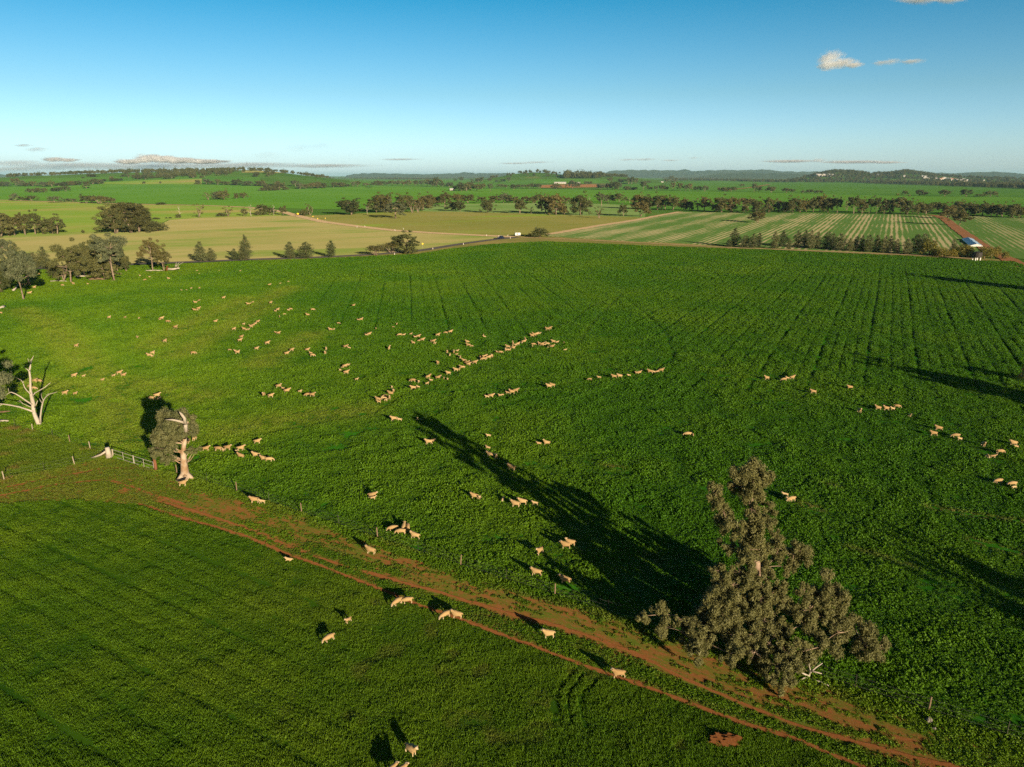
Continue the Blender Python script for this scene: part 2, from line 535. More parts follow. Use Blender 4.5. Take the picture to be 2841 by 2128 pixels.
TANTOP_S = [(-700, 690), (-200, 666), (0, 655), (185, 646), (326, 641), (440, 633), (452, 612), (553, 604.5), (720, 601), (798, 598), (824, 599)] + GRAVEL[4:]
SHADE = [(824, 599), (900, 597), (1000, 592), (1172, 586), (1400, 591), (1595, 597.6), (1758, 602), (1790, 606)]
DTRACK = [(1520, 651), (1660, 627), (1758, 612), (1820, 600), (1888, 588)]
STRTOP = [(1520, 651), (1660, 627), (1758, 612), (1888, 588.5), (2121, 591), (2349, 593.5), (2500, 596), (2595, 598.5)]
STRLOW = [(1520, 656), (1628, 663), (1758, 671), (1872, 675), (2018, 684), (2121, 688), (2316, 697), (2544, 707), (2700, 716), (2760, 720)]
REDTR = [(2575, 596.5), (2600, 599), (2622, 608), (2642, 625), (2680, 652), (2723, 682), (2758, 704), (2790, 716), (2841, 745), (2900, 785)]
BELT = [(1170, 569), (1300, 566), (1400, 564), (1600, 563), (1758, 570), (1800, 580), (1885, 586), (2121, 590)]
F3LOW = [(-600, 552), (0, 554.5), (260, 562), (553, 569), (720, 576.5), (880, 581), (1000, 580), (1170, 569), (1400, 564), (1600, 563), (1900, 568), (2121, 570), (2400, 572), (2841, 574), (3300, 580)]
F3TOP = [(-600, 522), (0, 519), (200, 513), (283, 511), (488, 511), (720, 516), (824, 525), (900, 522), (1025, 515), (1221, 519.5), (1320, 523), (1400, 524), (1700, 527), (1900, 530),
         (2121, 533.5), (2446, 542), (2841, 548), (3300, 556)]
F4TOP = [(1660, 516), (1800, 508), (1900, 504), (2000, 502), (2121, 506), (2349, 506.5), (2446, 511), (2642, 517), (2841, 524), (3300, 540)]

field("dry_pasture", ROAD, TANTOP_S, 'tan', 0.10, "tan dry pasture between the bitumen road and the gravel road", 90, 16)
field("green_pasture", [p for p in TANTOP_S if p[0] <= 824] , FARROAD + [(781, 587)], 'green_c', 0.14, "yellow-green pasture below the far dirt road on the left", 70, 16)
field("far_green_field", F3LOW, F3TOP, 'green_a', 0.22, "long bright green crop field crossing the middle distance", 120, 12)
field("upper_green_field", [p for p in F3TOP if p[0] > 1650], F4TOP, 'green_b', 0.30, "deep green crop field below the far woodland on the right", 60, 12)
field("olive_pasture", GRAVEL[3:] + [(1440, 661), (1500, 662), (1520, 652)] + [(1660, 628), (1758, 613), (1790, 607)], SHADE, 'olive', 0.12, "olive grazed pasture right of the gravel road", 70, 14)
field("pale_field", SHADE[3:], BELT[:5] + [(1790, 580)], 'pale', 0.14, "thin pale green field in front of the gum belt", 50, 10)
field("striped_field", STRLOW, STRTOP + [(2642, 625), (2680, 652), (2723, 682), (2760, 705)], 'striped', 0.12, "green crop field striped with rows of pale straw", 100, 22)
field("right_striped_field", [(2600, 600), (2642, 627), (2723, 684), (2790, 714), (2841, 720), (3300, 770)], [(2600, 597), (2674, 599), (2841, 606), (3300, 630)], 'striped2', 0.12,
      "faintly striped green field right of the red dirt track", 60, 18)
field("hill_field", [(0, 518), (200, 513), (283, 511), (488, 511), (620, 513), (720, 516)], [(0, 499), (158, 494), (300, 491), (430, 490), (560, 489), (720, 492)], 'green_b', 0.35, "green crop on the slope of the left hill", 60, 12)
field("dry_slope", [(270, 511), (420, 511.5), (560, 512)], [(280, 507), (420, 500), (560, 496)], 'green_c', 0.55, "yellowish grazed slope above the far green field", 30, 6)
field("rocky_hilltop", [(670, 479), (730, 479), (790, 481)], [(670, 473.5), (700, 471.8), (771, 477.5), (790, 480.0)], 'tan', 0.6, "dry tan top of the left hill", 24, 5)
field("brown_field", [(1500, 521), (1560, 521), (1640, 520), (1690, 518)], [(1500, 514), (1560, 512), (1640, 511.5), (1690, 513)], 'brown', 0.45, "bare ploughed brown strip by the white farm building", 30, 6)
field("mid_slope_field", [(960, 517), (1100, 518), (1221, 519.5), (1400, 524), (1500, 523)], [(960, 500), (1100, 500), (1221, 500), (1400, 500), (1500, 501)], 'green_b', 0.33, "deep green field behind the second row of trees", 50, 10)
field("far_middle_field", [(1480, 509), (1600, 510), (1690, 507)], [(1480, 498), (1600, 497), (1690, 499)], 'green_a', 0.5, "bright green field below the far middle hill", 24, 6)
field("belt_strip", BELT[3:] + [(2349, 592), (2577, 596), (2841, 604)], [(1600, 563.5), (1900, 568.5), (2121, 571), (2400, 573), (2841, 575)], 'green_b', 0.16, "shaded green strip under the long gum belt", 60, 8)
field("grove_grass", [(-500, 900), (0, 880), (95, 845), (160, 812), (300, 796), (430, 778), (560, 768), (660, 757)], [(-500, 790), (0, 757), (200, 746), (338, 740), (560, 741), (660, 752)], 'grove', 0.055,
      "lush bright grass under the left grove", 50, 10)
field("road_verge", [(700, 725), (928, 717), (1058, 711), (1156, 706), (1253, 691), (1351, 680), (1420, 675), (1514, 671), (1758, 681), (2018, 691), (2316, 703), (2544, 713), (2707, 724), (2814, 727)],
      [(700, 719), (863, 715), (1058, 704), (1160, 697), (1286, 676), (1384, 663), (1436, 656), (1480, 657), (1520, 656.5), (1628, 663), (1758, 671), (1872, 675), (2018, 684), (2316, 697), (2544, 707), (2700, 716), (2814, 722)],
      'verge', 0.16, "dry grass verge along the far edge of the crop", 110, 5)
ribbon("bitumen_road", ROAD, 5.6, 'asphalt', 0.24, "narrow grey bitumen road along the far edge of the paddock")
ribbon("gravel_road", GRAVEL, 9.0, 'gravel', 0.22, "pale gravel road curving away to the left", 0.08)
ribbon("far_dirt_road", FARROAD, 11.0, 'farroad', 0.28, "far dirt road between the pasture and the green field", 0.15, 20)
ribbon("field_track", DTRACK, 7.0, 'gravel', 0.24, "pale dirt track along the edge of the striped field", 0.2)
ribbon("red_dirt_track", REDTR, 7.0, 'reddirt', 0.26, "red dirt track between the two striped fields", 0.12)
ribbon("verge_track", [(1436, 658.6), (1500, 662), (1628, 667), (1758, 674), (1900, 681), (2018, 688), (2316, 700), (2544, 709.5), (2700, 719)], 3.0, 'farroad', 0.30, "faint vehicle track along the dry verge", 0.2)
ribbon("headland_path", [(1015, 581), (1080, 580), (1140, 574), (1185, 569)], 8.0, 'farroad', 0.34, "curved bare headland beside the dense grove", 0.3)
ribbon("far_red_path", [(2018, 527), (2080, 521), (2134, 512)], 14.0, 'reddirt', 0.6, "short red path across the far green field", 0.2, 40)

# ---- near paddocks: boundaries as they lie on the ground, in photo pixels
FENCE_T = [(433, 1306), (491, 1314), (574, 1338), (657, 1363), (747, 1393), (837, 1424), (941, 1458), (1048, 1493), (1160, 1532), (1278, 1571), (1404, 1612), (1539, 1652),
           (1689, 1700), (1850, 1747), (2021, 1797), (2195, 1853), (2372, 1912), (2575, 1975), (2793, 2045), (2990, 2108)]
FENCE_A = [(-190, 1135), (-60, 1158), (42, 1184), (91, 1197), (146, 1212), (195, 1230), (251, 1247), (303, 1268)]
FENCE_B = [(-130, 1372), (12, 1332), (124, 1308), (207, 1289), (303, 1268)]
RUT1 = [(385, 1398), (514, 1440), (610, 1466), (700, 1494), (798, 1539), (895, 1572), (960, 1598), (1071, 1641), (1144, 1673), (1266, 1714), (1429, 1775), (1592, 1836), (1693, 1873), (1795, 1907),
        (1941, 1962), (2054, 2005), (2129, 2026), (2223, 2056), (2294, 2089), (2420, 2140), (2700, 2260)]
RUT2 = [(430, 1388), (560, 1424), (700, 1471), (798, 1514), (856, 1538), (960, 1572), (1100, 1612), (1260, 1656), (1400, 1700), (1551, 1738), (1714, 1795), (1800, 1830), (1894, 1882), (2035, 1943), (2176, 2000),
        (2270, 2033), (2365, 2056), (2506, 2094), (2700, 2140), (2990, 2220)]
PATCH = [(540, 1388), (700, 1425), (895, 1487), (1025, 1537), (1188, 1590), (1388, 1668), (1592, 1722), (1795, 1795), (2000, 1875), (2150, 1925), (2330, 1985), (2500, 2040)]
GEDGE = [(-500, 1480), (-100, 1412), (0, 1400), (193, 1387), (385, 1400)] + [(x, y + 6) for x, y in RUT1[1:]]
MAINP = [(303, 1268), (433, 1306)] + FENCE_T[1:] + [(3500, 2280), (3300, 800)] + PADTOP[::-1][1:] + FENCE_A
TRACKP = [(303, 1268)] + FENCE_T + [(3500, 2300), (3500, 2500)] + GEDGE[::-1] + FENCE_B[:1] + FENCE_B[1:]
FRONTP = GEDGE + [(2700, 2400), (1500, 2500), (-500, 2500)]
CORNP = FENCE_A[:-1] + FENCE_B[::-1]

def pip(px, py, poly):
    poly = np.asarray(poly, float)
    inside = np.zeros(px.shape, bool)
    j = len(poly) - 1
    for i in range(len(poly)):
        xi, yi = poly[i]; xj, yj = poly[j]
        c = ((yi > py) != (yj > py)) & (px < (xj - xi) * (py - yi) / (yj - yi + 1e-12) + xi)
        inside ^= c
        j = i
    return inside

def sheet(name, poly, m, off, label, maxlen=12.0):
    """a paddock floor: the polygon on the ground, triangulated"""
    P = at(np.array([p[0] for p in poly], float), np.array([p[1] for p in poly], float))
    bm = bmesh.new()
    vs = [bm.verts.new((p[0], p[1], off)) for p in P]
    bm.faces.new(vs)
    bmesh.ops.triangulate(bm, faces=bm.faces[:])
    for f in bm.faces:
        if f.normal.z < 0: f.normal_flip()
    me = bpy.data.meshes.new(name); bm.to_mesh(me); bm.free()
    o = obj(name, me, None, M[m])
    tag(o, label, kind="structure")
    return o
sheet("crop_paddock", MAINP, 'crop_base', 0.02, "large green crop paddock grazed by the flock")
sheet("front_paddock", FRONTP, 'front_base', 0.016, "young green crop paddock in the foreground")
sheet("farm_track", TRACKP, 'track', 0.02, "weedy red earth farm track along the fence")
sheet("corner_paddock", CORNP, 'front_base', 0.024, "small rough grass paddock in the fence corner at left")
ribbon("wheel_rut", RUT1, 0.34, 'rut', 0.045, "thin red wheel rut at the edge of the front paddock", 0.4, 0.7)
ribbon("wheel_rut", RUT2, 0.36, 'rut', 0.045, "broader red wheel rut in the middle of the track", 0.6, 0.7)
ribbon("wheel_rut", [(-200, 1372), (0, 1357), (130, 1328), (293, 1300), (370, 1300)], 0.35, 'rut', 0.045, "faint brown wheel rut coming in from the left edge", 0.5, 1.0)
ribbon("wheel_rut", [(-200, 1395), (0, 1376), (146, 1346), (300, 1330), (420, 1370), (514, 1400)], 0.35, 'rut', 0.045, "second faint brown rut joining the track from the left", 0.5, 1.0)
for k, (x, y, w, lb) in enumerate([(400, 1322, 2.2, "bare red soil patch by the gate post"), (425, 1326, 1.8, "bare red soil patch nearest the lone gum"),
                                   (435, 1384, 1.2, "small bare red soil patch below the gate"), (345, 1362, 1.0, "tiny bare soil patch left of the track head")]):
    ribbon("soil_patch", [(x - 14, y - 3), (x - 4, y), (x + 6, y + 2), (x + 14, y + 7)], w, 'baresoil', 0.05, lb, 0.5, 0.5)
ribbon("soil_patch", [(2225, 1862), (2300, 1890), (2370, 1915), (2440, 1940)], 0.9, 'baresoil', 0.05, "bare red soil strip right of the big gum", 0.5, 0.6)
# ------------------------------------------------------------------ trees
def leaf_mat(name, c1, c2, trans=0.3):
    m, nt, out = mat(name)
    oi = nt.nodes.new("ShaderNodeObjectInfo")
    n = noise(nt, 0.45, 3, 0.6)
    f = mth(nt, 'ADD', mth(nt, 'MULTIPLY', n, 0.7), mth(nt, 'MULTIPLY', oi.outputs["Random"], 0.45))
    col = mixc(nt, ramp(nt, f, 0.25, 0.85), c1, c2)
    d = N(nt, "ShaderNodeBsdfPrincipled", {"Base Color": col, "Roughness": 0.55, "Specular IOR Level": 0.25})
    t = N(nt, "ShaderNodeBsdfTranslucent", {0: col})
    mx = N(nt, "ShaderNodeMixShader", {0: trans, 1: d.outputs[0], 2: t.outputs[0]})
    nt.links.new(mx.outputs[0], out.inputs[0])
    return m
M['gum'] = leaf_mat("gum_leaves", (0.074, 0.094, 0.028), (0.160, 0.162, 0.054))
M['greygum'] = leaf_mat("grey_gum_leaves", (0.100, 0.128, 0.060), (0.165, 0.182, 0.090))
M['brown_gum'] = leaf_mat("olive_brown_gum_leaves", (0.094, 0.100, 0.032), (0.195, 0.168, 0.056))
M['cyp'] = leaf_mat("cypress_pine_foliage", (0.070, 0.095, 0.032), (0.140, 0.150, 0.058))
M['wattle'] = leaf_mat("golden_green_foliage", (0.140, 0.145, 0.028), (0.240, 0.205, 0.036))

def bark_mat(name, c1, c2, s=3.0):
    m, nt, out = mat(name)
    n = noise(nt, s, 5, 0.65)
    n2 = noise(nt, 0.7, 3, 0.6)
    f = mth(nt, 'ADD', mth(nt, 'MULTIPLY', n, 0.5), mth(nt, 'MULTIPLY', n2, 0.5))
    surf(nt, out, mixc(nt, ramp(nt, f, 0.36, 0.62), c1, c2), 0.9, n, 0.5, 0.05)
    return m
M['bark'] = bark_mat("pale_gum_bark", (0.130, 0.095, 0.065), (0.310, 0.245, 0.175))
M['darkbark'] = bark_mat("brown_bark", (0.120, 0.080, 0.050), (0.260, 0.180, 0.110))
M['deadwood'] = bark_mat("bleached_dead_wood", (0.300, 0.260, 0.205), (0.450, 0.400, 0.330), 6.0)

def cards(rng, C, Rad, n, size, out_bias=0.8, aspect=0.6, shell=0.55, up=0.25):
    """n leaf cards spread through an ellipsoid clump"""
    d = rng.normal(size=(n, 3)); d /= np.linalg.norm(d, axis=1)[:, None]
    r = shell + (1 - shell) * rng.random(n) ** 0.7
    r *= 1.0 + 0.18 * rng.normal(size=n)
    P = np.asarray(C) + d * r[:, None] * np.asarray(Rad)
    nn = d * out_bias + rng.normal(size=(n, 3)) * 0.6 + np.array([0, 0, up])
    nn /= np.linalg.norm(nn, axis=1)[:, None]
    t = rng.normal(size=(n, 3)); a = np.cross(nn, t); a /= np.linalg.norm(a, axis=1)[:, None]
    b = np.cross(nn, a)
    s = size * rng.uniform(0.6, 1.35, n)[:, None]
    a = a * s * 0.5; b = b * s * 0.5 * aspect
    return np.stack([P - a, P - b * 1.0, P + a, P + b * 1.0], 1).reshape(-1, 3)

def card_mesh(name, Vs, m):
    V = np.concatenate(Vs)
    return mesh_np(name, V, np.arange(len(V)).reshape(-1, 4), [m])

def limb(mb, a, b, r0, r1, rng, n=4, bend=0.12, sides=5):
    a = Vector(a); b = Vector(b); L = (b - a).length
    pts = []; rad = []
    off = Vector(rng.normal(size=3)) * L * bend
    for i in range(n + 1):
        t = i / n
        pts.append(a.lerp(b, t) + off * math.sin(math.pi * t) * 0.6)
        rad.append(r0 + (r1 - r0) * t)
    mb.tube(pts, rad, sides)
    return pts

def make_gum(seed, detail=1.0, style="spread"):
    """one eucalypt of unit height and unit crown width: forked pale trunk, limbs, clumped crown"""
    rng = np.random.default_rng(seed)
    mb = MB(); Vs = []
    size = 0.052 / math.sqrt(detail)
    lo = {"spread": 0.30, "tall": 0.45, "dense": 0.16}[style]
    nst = {"spread": 2, "tall": 2, "dense": 3}[style]
    nodes = []
    for s in range(nst):
        a0 = rng.uniform(0, 6.28)
        top = Vector((0.10 * math.cos(a0), 0.10 * math.sin(a0), rng.uniform(0.55, 0.75)))
        base = Vector((0.025 * math.cos(a0), 0.025 * math.sin(a0), -0.01))
        pts = limb(mb, base, top, 0.026 if s == 0 else 0.018, 0.009, rng, 5, 0.07, 6)
        nodes += pts[2:]
    ncl = {"spread": 15, "tall": 13, "dense": 17}[style]
    for k in range(ncl):
        z = lo + (0.93 - lo) * ((k + 0.5) / ncl) ** 0.8
        zz = (z - lo) / (1 - lo)
        prof = {"spread": 0.42 * (1 - 0.75 * max(0.0, zz - 0.45)), "tall": 0.40 * (1 - 0.6 * zz) + 0.08, "dense": 0.42 * math.sqrt(max(0.05, 1 - (zz * 1.05 - 0.25) ** 2 * 1.2))}[style]
        ang = k * 2.4 + rng.uniform(-0.5, 0.5)
        rad = prof * rng.uniform(0.40, 1.08)
        c = Vector((rad * math.cos(ang), rad * math.sin(ang), min(z, 0.9)))
        cr = rng.uniform(0.075, 0.175) * (1.15 if style == "dense" else 1.0)
        nd = min(nodes, key=lambda p: (p - c).length + (0.3 if p.z > c.z else 0))
        limb(mb, nd, c, 0.011, 0.004, rng, 3, 0.12, 4)
        Vs.append(cards(rng, c, (cr, cr, cr * 0.66), int(190 * detail * (cr / 0.13) ** 2), size))
        for q in range(2):
            c2 = c + Vector(rng.normal(size=3)) * cr * 0.95
            Vs.append(cards(rng, c2, (cr * 0.55, cr * 0.55, cr * 0.4), int(64 * detail), size))
    return mb, Vs

def make_bare(seed, detail=1.0):
    """thin-crowned gum: many visible limbs with sparse leaf tufts at their ends"""
    rng = np.random.default_rng(seed)
    mb = MB(); Vs = []
    for s in range(3):
        a0 = s * 2.1 + rng.uniform(-0.4, 0.4)
        top = Vector((0.2 * math.cos(a0), 0.2 * math.sin(a0), rng.uniform(0.6, 0.85)))
        pts = limb(mb, (0, 0, -0.01), top, 0.024, 0.008, rng, 5, 0.10, 6)
        for k in range(5):
            p = pts[2 + k % 4]
            c = Vector(p) + Vector((rng.normal() * 0.14, rng.normal() * 0.14, rng.uniform(0.05, 0.2)))
            limb(mb, p, c, 0.008, 0.003, rng, 3, 0.1, 4)
            Vs.append(cards(rng, c, (0.08, 0.08, 0.055), int(42 * detail), 0.05 / math.sqrt(detail)))
    return mb, Vs

def make_cyp(seed, detail=1.0, wide=False):
    """cypress pine: dense foliage cone down to the ground with ragged edge"""
    rng = np.random.default_rng(seed)
    mb = MB(); Vs = []
    mb.tube([(0, 0, -0.01), (0.01, 0, 0.5), (0, 0.01, 0.9)], [0.022, 0.014, 0.004], 5)
    K = 26
    for k in range(K):
        z = 0.09 + 0.86 * k / (K - 1)
        t = (z - 0.09) / 0.91
        prof = 0.5 * (1 - t ** (4.5 if wide else 3.0)) * (0.72 + 0.28 * min(1, t * 4)) + 0.02
        for q in range(4 if t < 0.7 else 2):
            a = rng.uniform(0, 6.28); rr = prof * rng.uniform(0.25, 0.78)
            cr = max(0.05, prof * rng.uniform(0.32, 0.5))
            Vs.append(cards(rng, (rr * math.cos(a), rr * math.sin(a), z), (cr, cr, 0.06), int(46 * detail * (0.4 + cr * 3)), 0.05 / math.sqrt(detail), 0.7, 0.5, 0.4, 0.1))
    return mb, Vs

def make_wattle(seed, detail=1.0):
    """umbrella crown on a short forked trunk"""
    rng = np.random.default_rng(seed)
    mb = MB(); Vs = []
    for k in range(9):
        a = k * 2.4; r = 0.36 * math.sqrt((k + 0.5) / 9)
        c = Vector((r * math.cos(a), r * math.sin(a), 0.72 - 0.5 * r + rng.uniform(-0.05, 0.08)))
        pts = limb(mb, (0.02 * math.cos(a), 0.02 * math.sin(a), -0.01), c, 0.022, 0.005, rng, 4, 0.08, 5)
        Vs.append(cards(rng, c, (0.2, 0.2, 0.19), int(170 * detail), 0.055 / math.sqrt(detail), 0.9))
    return mb, Vs

def make_bush(seed, detail=1.0):
    """rounded shrub leafy to the ground"""
    rng = np.random.default_rng(seed)
    mb = MB(); Vs = []
    mb.tube([(0, 0, -0.02), (0.02, 0, 0.35), (0, 0.03, 0.7)], [0.05, 0.035, 0.01], 5)
    for k in range(12):
        a = k * 2.4; t = (k + 0.5) / 12
        r = 0.33 * math.sqrt(1 - t * 0.8)
        c = (r * math.cos(a), r * math.sin(a), 0.2 + 0.62 * t)
        Vs.append(cards(rng, c, (0.2, 0.2, 0.2), int(120 * detail), 0.075 / math.sqrt(detail), 0.8))
    return mb, Vs

def make_dead(seed):
    """leafless dead tree: bleached trunk splitting into bare crooked limbs"""
    rng = np.random.default_rng(seed)
    mb = MB()
    pts = limb(mb, (0, 0, -0.01), (rng.normal() * 0.08, rng.normal() * 0.08, 0.97), 0.032, 0.005, rng, 7, 0.06, 6)
    for k in range(9):
        p = pts[2 + k % 5]
        a = k * 2.4 + rng.uniform(-0.4, 0.4); L = rng.uniform(0.18, 0.42) * (1.1 - p.z * 0.6)
        e = p + Vector((L * math.cos(a), L * math.sin(a), L * rng.uniform(0.2, 0.9)))
        q = limb(mb, p, e, 0.013, 0.004, rng, 4, 0.12, 5)
        for j in range(2):
            e2 = q[2 + j] + Vector(rng.normal(size=3)) * 0.06 + Vector((0, 0, 0.08))
            limb(mb, q[2 + j], e2, 0.006, 0.002, rng, 3, 0.1, 4)
    return mb, []

PROTO = {}
def proto(kind, lod, leaf, bark):
    key = (kind, lod, leaf)
    if key in PROTO: return PROTO[key]
    det = {0: 3.2, 1: 1.0, 2: 0.34}[lod]
    out = []
    for s in range(4 if kind in ("spread", "dense", "tall") else 3):
        if kind in ("spread", "dense", "tall"): mb, Vs = make_gum(100 * s + len(kind), det, kind)
        elif kind == "bare": mb, Vs = make_bare(50 + s, det)
        elif kind == "cyp": mb, Vs = make_cyp(60 + s, det)
        elif kind == "fatcyp": mb, Vs = make_cyp(70 + s, det, True)
        elif kind == "wattle": mb, Vs = make_wattle(80 + s, det)
        elif kind == "bush": mb, Vs = make_bush(90 + s, det)
        else: mb, Vs = make_dead(30 + s)
        tr = mb.mesh("trunk", M[bark], True)
        cr = card_mesh("crown", Vs, M[leaf]) if Vs else None
        out.append((tr, cr))
    PROTO[key] = out
    return out

LEAF = {"spread": "gum", "dense": "gum", "tall": "greygum", "bare": "brown_gum", "cyp": "cyp", "fatcyp": "cyp", "wattle": "brown_gum", "bush": "gum", "dead": "gum", "yellow": "wattle"}
NAME = {"spread": ("gum_tree", "tree"), "dense": ("gum_tree", "tree"), "tall": ("gum_tree", "tree"), "bare": ("gum_tree", "tree"), "cyp": ("cypress_pine", "pine tree"), "fatcyp": ("cypress_pine", "pine tree"),
        "wattle": ("wattle_tree", "tree"), "bush": ("bush", "bush"), "dead": ("dead_tree", "dead tree"), "yellow": ("wattle_tree", "tree")}
WORD = {"spread": "spreading gum tree", "dense": "dense gum tree", "tall": "tall gum tree", "bare": "sparse gum tree", "cyp": "cypress pine", "fatcyp": "bushy cypress pine",
        "wattle": "umbrella-crowned tree", "bush": "dark bush", "dead": "bare dead tree", "yellow": "golden-green tree"}
rt = random.Random(5)
TREES = []
def plant(kind, px, py, top, w, label, group=None, leaf=None, depth_shift=0.0):
    """a tree whose foot shows at px, py, whose top shows at row top, w photo pixels wide"""
    p = at1(px, py)
    if depth_shift:
        p.y += depth_shift; p.z = float(hz(p.x, p.y))
    zc = zc_of(p)
    dy = (CY - top) / F
    ztop = H + p.y * (dy * CP - SP) / (CP + dy * SP)
    h = max(1.2, ztop - p.z)
    wm = max(0.5 * h * 0.3, w / F * zc)
    hp = py - top
    lod = 0 if hp > 70 else (1 if hp > 26 else 2)
    k2 = {"yellow": "bush"}.get(kind, kind)
    lf = leaf or LEAF[kind]
    bark = "deadwood" if kind == "dead" else ("darkbark" if kind in ("cyp", "fatcyp", "bush", "yellow") else "bark")
    pr = proto(k2, lod, lf, bark)
    tr, cr = pr[rt.randrange(len(pr))]
    nm, cat = NAME[kind]
    sx = 1.22 * wm / (0.92 if kind in ("spread", "dense", "tall", "bush", "yellow") else 0.95)
    root = empty(nm, p, rt.uniform(0, 6.28), (sx, sx, h * 0.95))
    tag(root, label, cat, group)
    link(bpy.data.objects.new("trunk", tr), root)
    if cr: link(bpy.data.objects.new("crown", cr), root)
    TREES.append(root)
    return root

def plant_group(x0, y0, s, phrase, kind, items, group, leafvar=None):
    """items: (x, base, top, width[, kind]) in the pixels of a crop at x0, y0 enlarged s times"""
    items = sorted(items, key=lambda t: t[0])
    kinds = [(t[4] if len(t) > 4 else kind) for t in items]
    for i, t in enumerate(items):
        k = kinds[i]
        same = [j for j in range(len(items)) if WORD[kinds[j]] == WORD[k]]
        n = len(same); r = same.index(i)
        lab = WORD[k] + ("" if n == 1 else ", " + ordinal(r, n)) + " " + phrase
        leaf = None
        if leafvar and k in ("spread", "dense", "tall"): leaf = rt.choice(leafvar)
        plant(k, x0 + t[0] / s, y0 + t[1] / s, y0 + t[2] / s, t[3] / s, lab, group, leaf)

GV = ["gum", "gum", "brown_gum", "greygum"]
S3 = 3.0722; S6 = 6.1444
# left grove at the edge of the paddock
plant_group(0, 590, S6, "in the left grove by the paddock", "spread", [
    (415, 1490, 640, 430, "tall"), (480, 1225, 650, 330, "tall"), (330, 1000, 480, 230, "cyp"), (110, 1010, 390, 260, "tall"), (20, 1345, 790, 300, "dense"), (-40, 1180, 800, 260, "dense"),
    (765, 950, 550, 200, "cyp"), (590, 960, 650, 200, "cyp"), (910, 1095, 840, 220, "spread"), (1195, 1190, 510, 430, "spread"), (1090, 1165, 800, 330, "bare"), (995, 1165, 880, 200, "spread"),
    (1450, 1090, 600, 330, "dense"), (1610, 1060, 420, 360, "spread"), (1540, 1070, 700, 260, "dense"), (1950, 1160, 330, 480, "tall"), (1800, 1150, 760, 330, "dense"), (2015, 1000, 560, 300, "spread"), (2150, 1005, 780, 160, "spread")],
    "trees of the left grove")
plant_group(230, 560, S6, "standing apart right of the left grove", "tall", [(1190, 1180, 610, 300), (1385, 1185, 815, 230)], "two pale-trunked gums", ["brown_gum"])
plant_group(0, 590, S6, "in the clump at the left frame edge", "spread", [
    (15, 415, 0, 260, "dense"), (150, 395, 20, 240, "dense"), (260, 390, 60, 230), (430, 382, 0, 210, "tall"), (610, 372, -5, 250), (735, 362, 100, 210), (900, 362, 200, 190, "dense"), (980, 366, 55, 240)],
    "trees in the clump at the left edge", GV)
plant_group(230, 560, S6, "in the big dense clump at left", "dense", [
    (590, 535, 60, 420), (540, 545, 140, 320, "spread"), (830, 530, -20, 480), (960, 520, 60, 330), (700, 520, 20, 420), (1060, 510, 270, 240), (1130, 512, 310, 130, "dead"), (1280, 500, 330, 290, "bush"), (1240, 480, 300, 120, "bush")],
    "trees of the big dense clump", GV)
plant_group(230, 560, S6, "along the pasture edge at left", "bush", [(1650, 265, 50, 110, "dead"), (1630, 275, 195, 80), (1980, 268, 30, 210, "bare"), (1250, 300, 260, 120), (1425, 285, 262, 40), (1490, 285, 255, 50), (1330, 50, 0, 150)], "bushes along the pasture edge")
plant_group(0, 430, S3, "left of the gravel road bend", "bush", [(1945, 525, 420, 110, "bare"), (1890, 525, 488, 80), (2080, 520, 452, 45, "spread"), (2140, 522, 415, 80, "dead"), (2200, 517, 468, 55)], "trees left of the gravel road bend")
plant_group(700, 430, S3, "beside the gravel road bend", "dense", [(95, 512, 420, 90), (150, 512, 440, 70, "spread"), (183, 515, 415, 40, "dead"), (265, 512, 430, 60, "spread"), (495, 512, 400, 95, "bare"), (440, 516, 462, 90, "bush")],
    "trees beside the gravel road bend")
plant_group(700, 430, S3, "of the dense mid-field grove", "dense", [(840, 512, 375, 165), (980, 508, 430, 60, "dead"), (1060, 490, 355, 130), (1130, 490, 328, 140), (1220, 541, 400, 165, "spread"), (1290, 488, 333, 130), (1365, 494, 362, 120, "bare"), (1415, 492, 372, 100, "bare"),
    (1455, 470, 345, 110), (1500, 452, 335, 100)], "trees of the dense mid-field grove", GV)
plant_group(700, 430, S3, "of the curving belt behind the headland", "spread", [(1560, 440, 350, 90), (1640, 442, 318, 110), (1745, 412, 332, 100), (1840, 412, 336, 90), (1960, 412, 352, 80), (2060, 408, 342, 80), (2140, 408, 325, 90), (2200, 408, 368, 60)],
    "trees of the curving belt", GV)
plant_group(700, 430, S3, "on the olive pasture's far edge", "dense", [(1700, 478, 395, 80), (1768, 482, 388, 80), (2010, 493, 372, 85)], "gums on the pasture edge")
plant_group(700, 430, S3, "on the verge of the bitumen road", "cyp", [(325, 886, 728, 88), (460, 882, 732, 135, "fatcyp"), (675, 873, 717, 84), (1050, 860, 752, 150, "wattle"), (1185, 836, 720, 145, "wattle"), (1308, 838, 665, 195, "spread"), (1345, 842, 775, 120, "bush")],
    "trees on the bitumen road verge")
plant_group(0, 430, S3, "along the road right of the left grove", "cyp", [(1715, 912, 724, 92), (1805, 908, 784, 82), (2003, 900, 790, 62), (2100, 899, 664, 100), (2075, 899, 770, 70)], "cypress pines along the left road")
plant("bush", 1400 + 300 / S3, 430 + 704 / S3, 430 + 608 / S3, 130 / S3, "round dark bush at the road junction")
plant("yellow", 1400 + 215 / S3, 430 + 697 / S3, 430 + 664 / S3, 34 / S3, "small golden shrub left of the junction bush")
plant_group(1400, 430, S3, "standing before the pale field", "dense", [(130, 500, 368, 100, "spread"), (225, 501, 430, 45, "bare"), (350, 502, 345, 110), (440, 511, 332, 140), (505, 512, 425, 55, "spread"), (645, 513, 333, 140), (805, 541, 425, 95, "bare"),
    (1010, 523, 418, 62, "spread"), (1155, 527, 393, 130, "spread")], "gums standing before the pale field", ["brown_gum", "gum"])
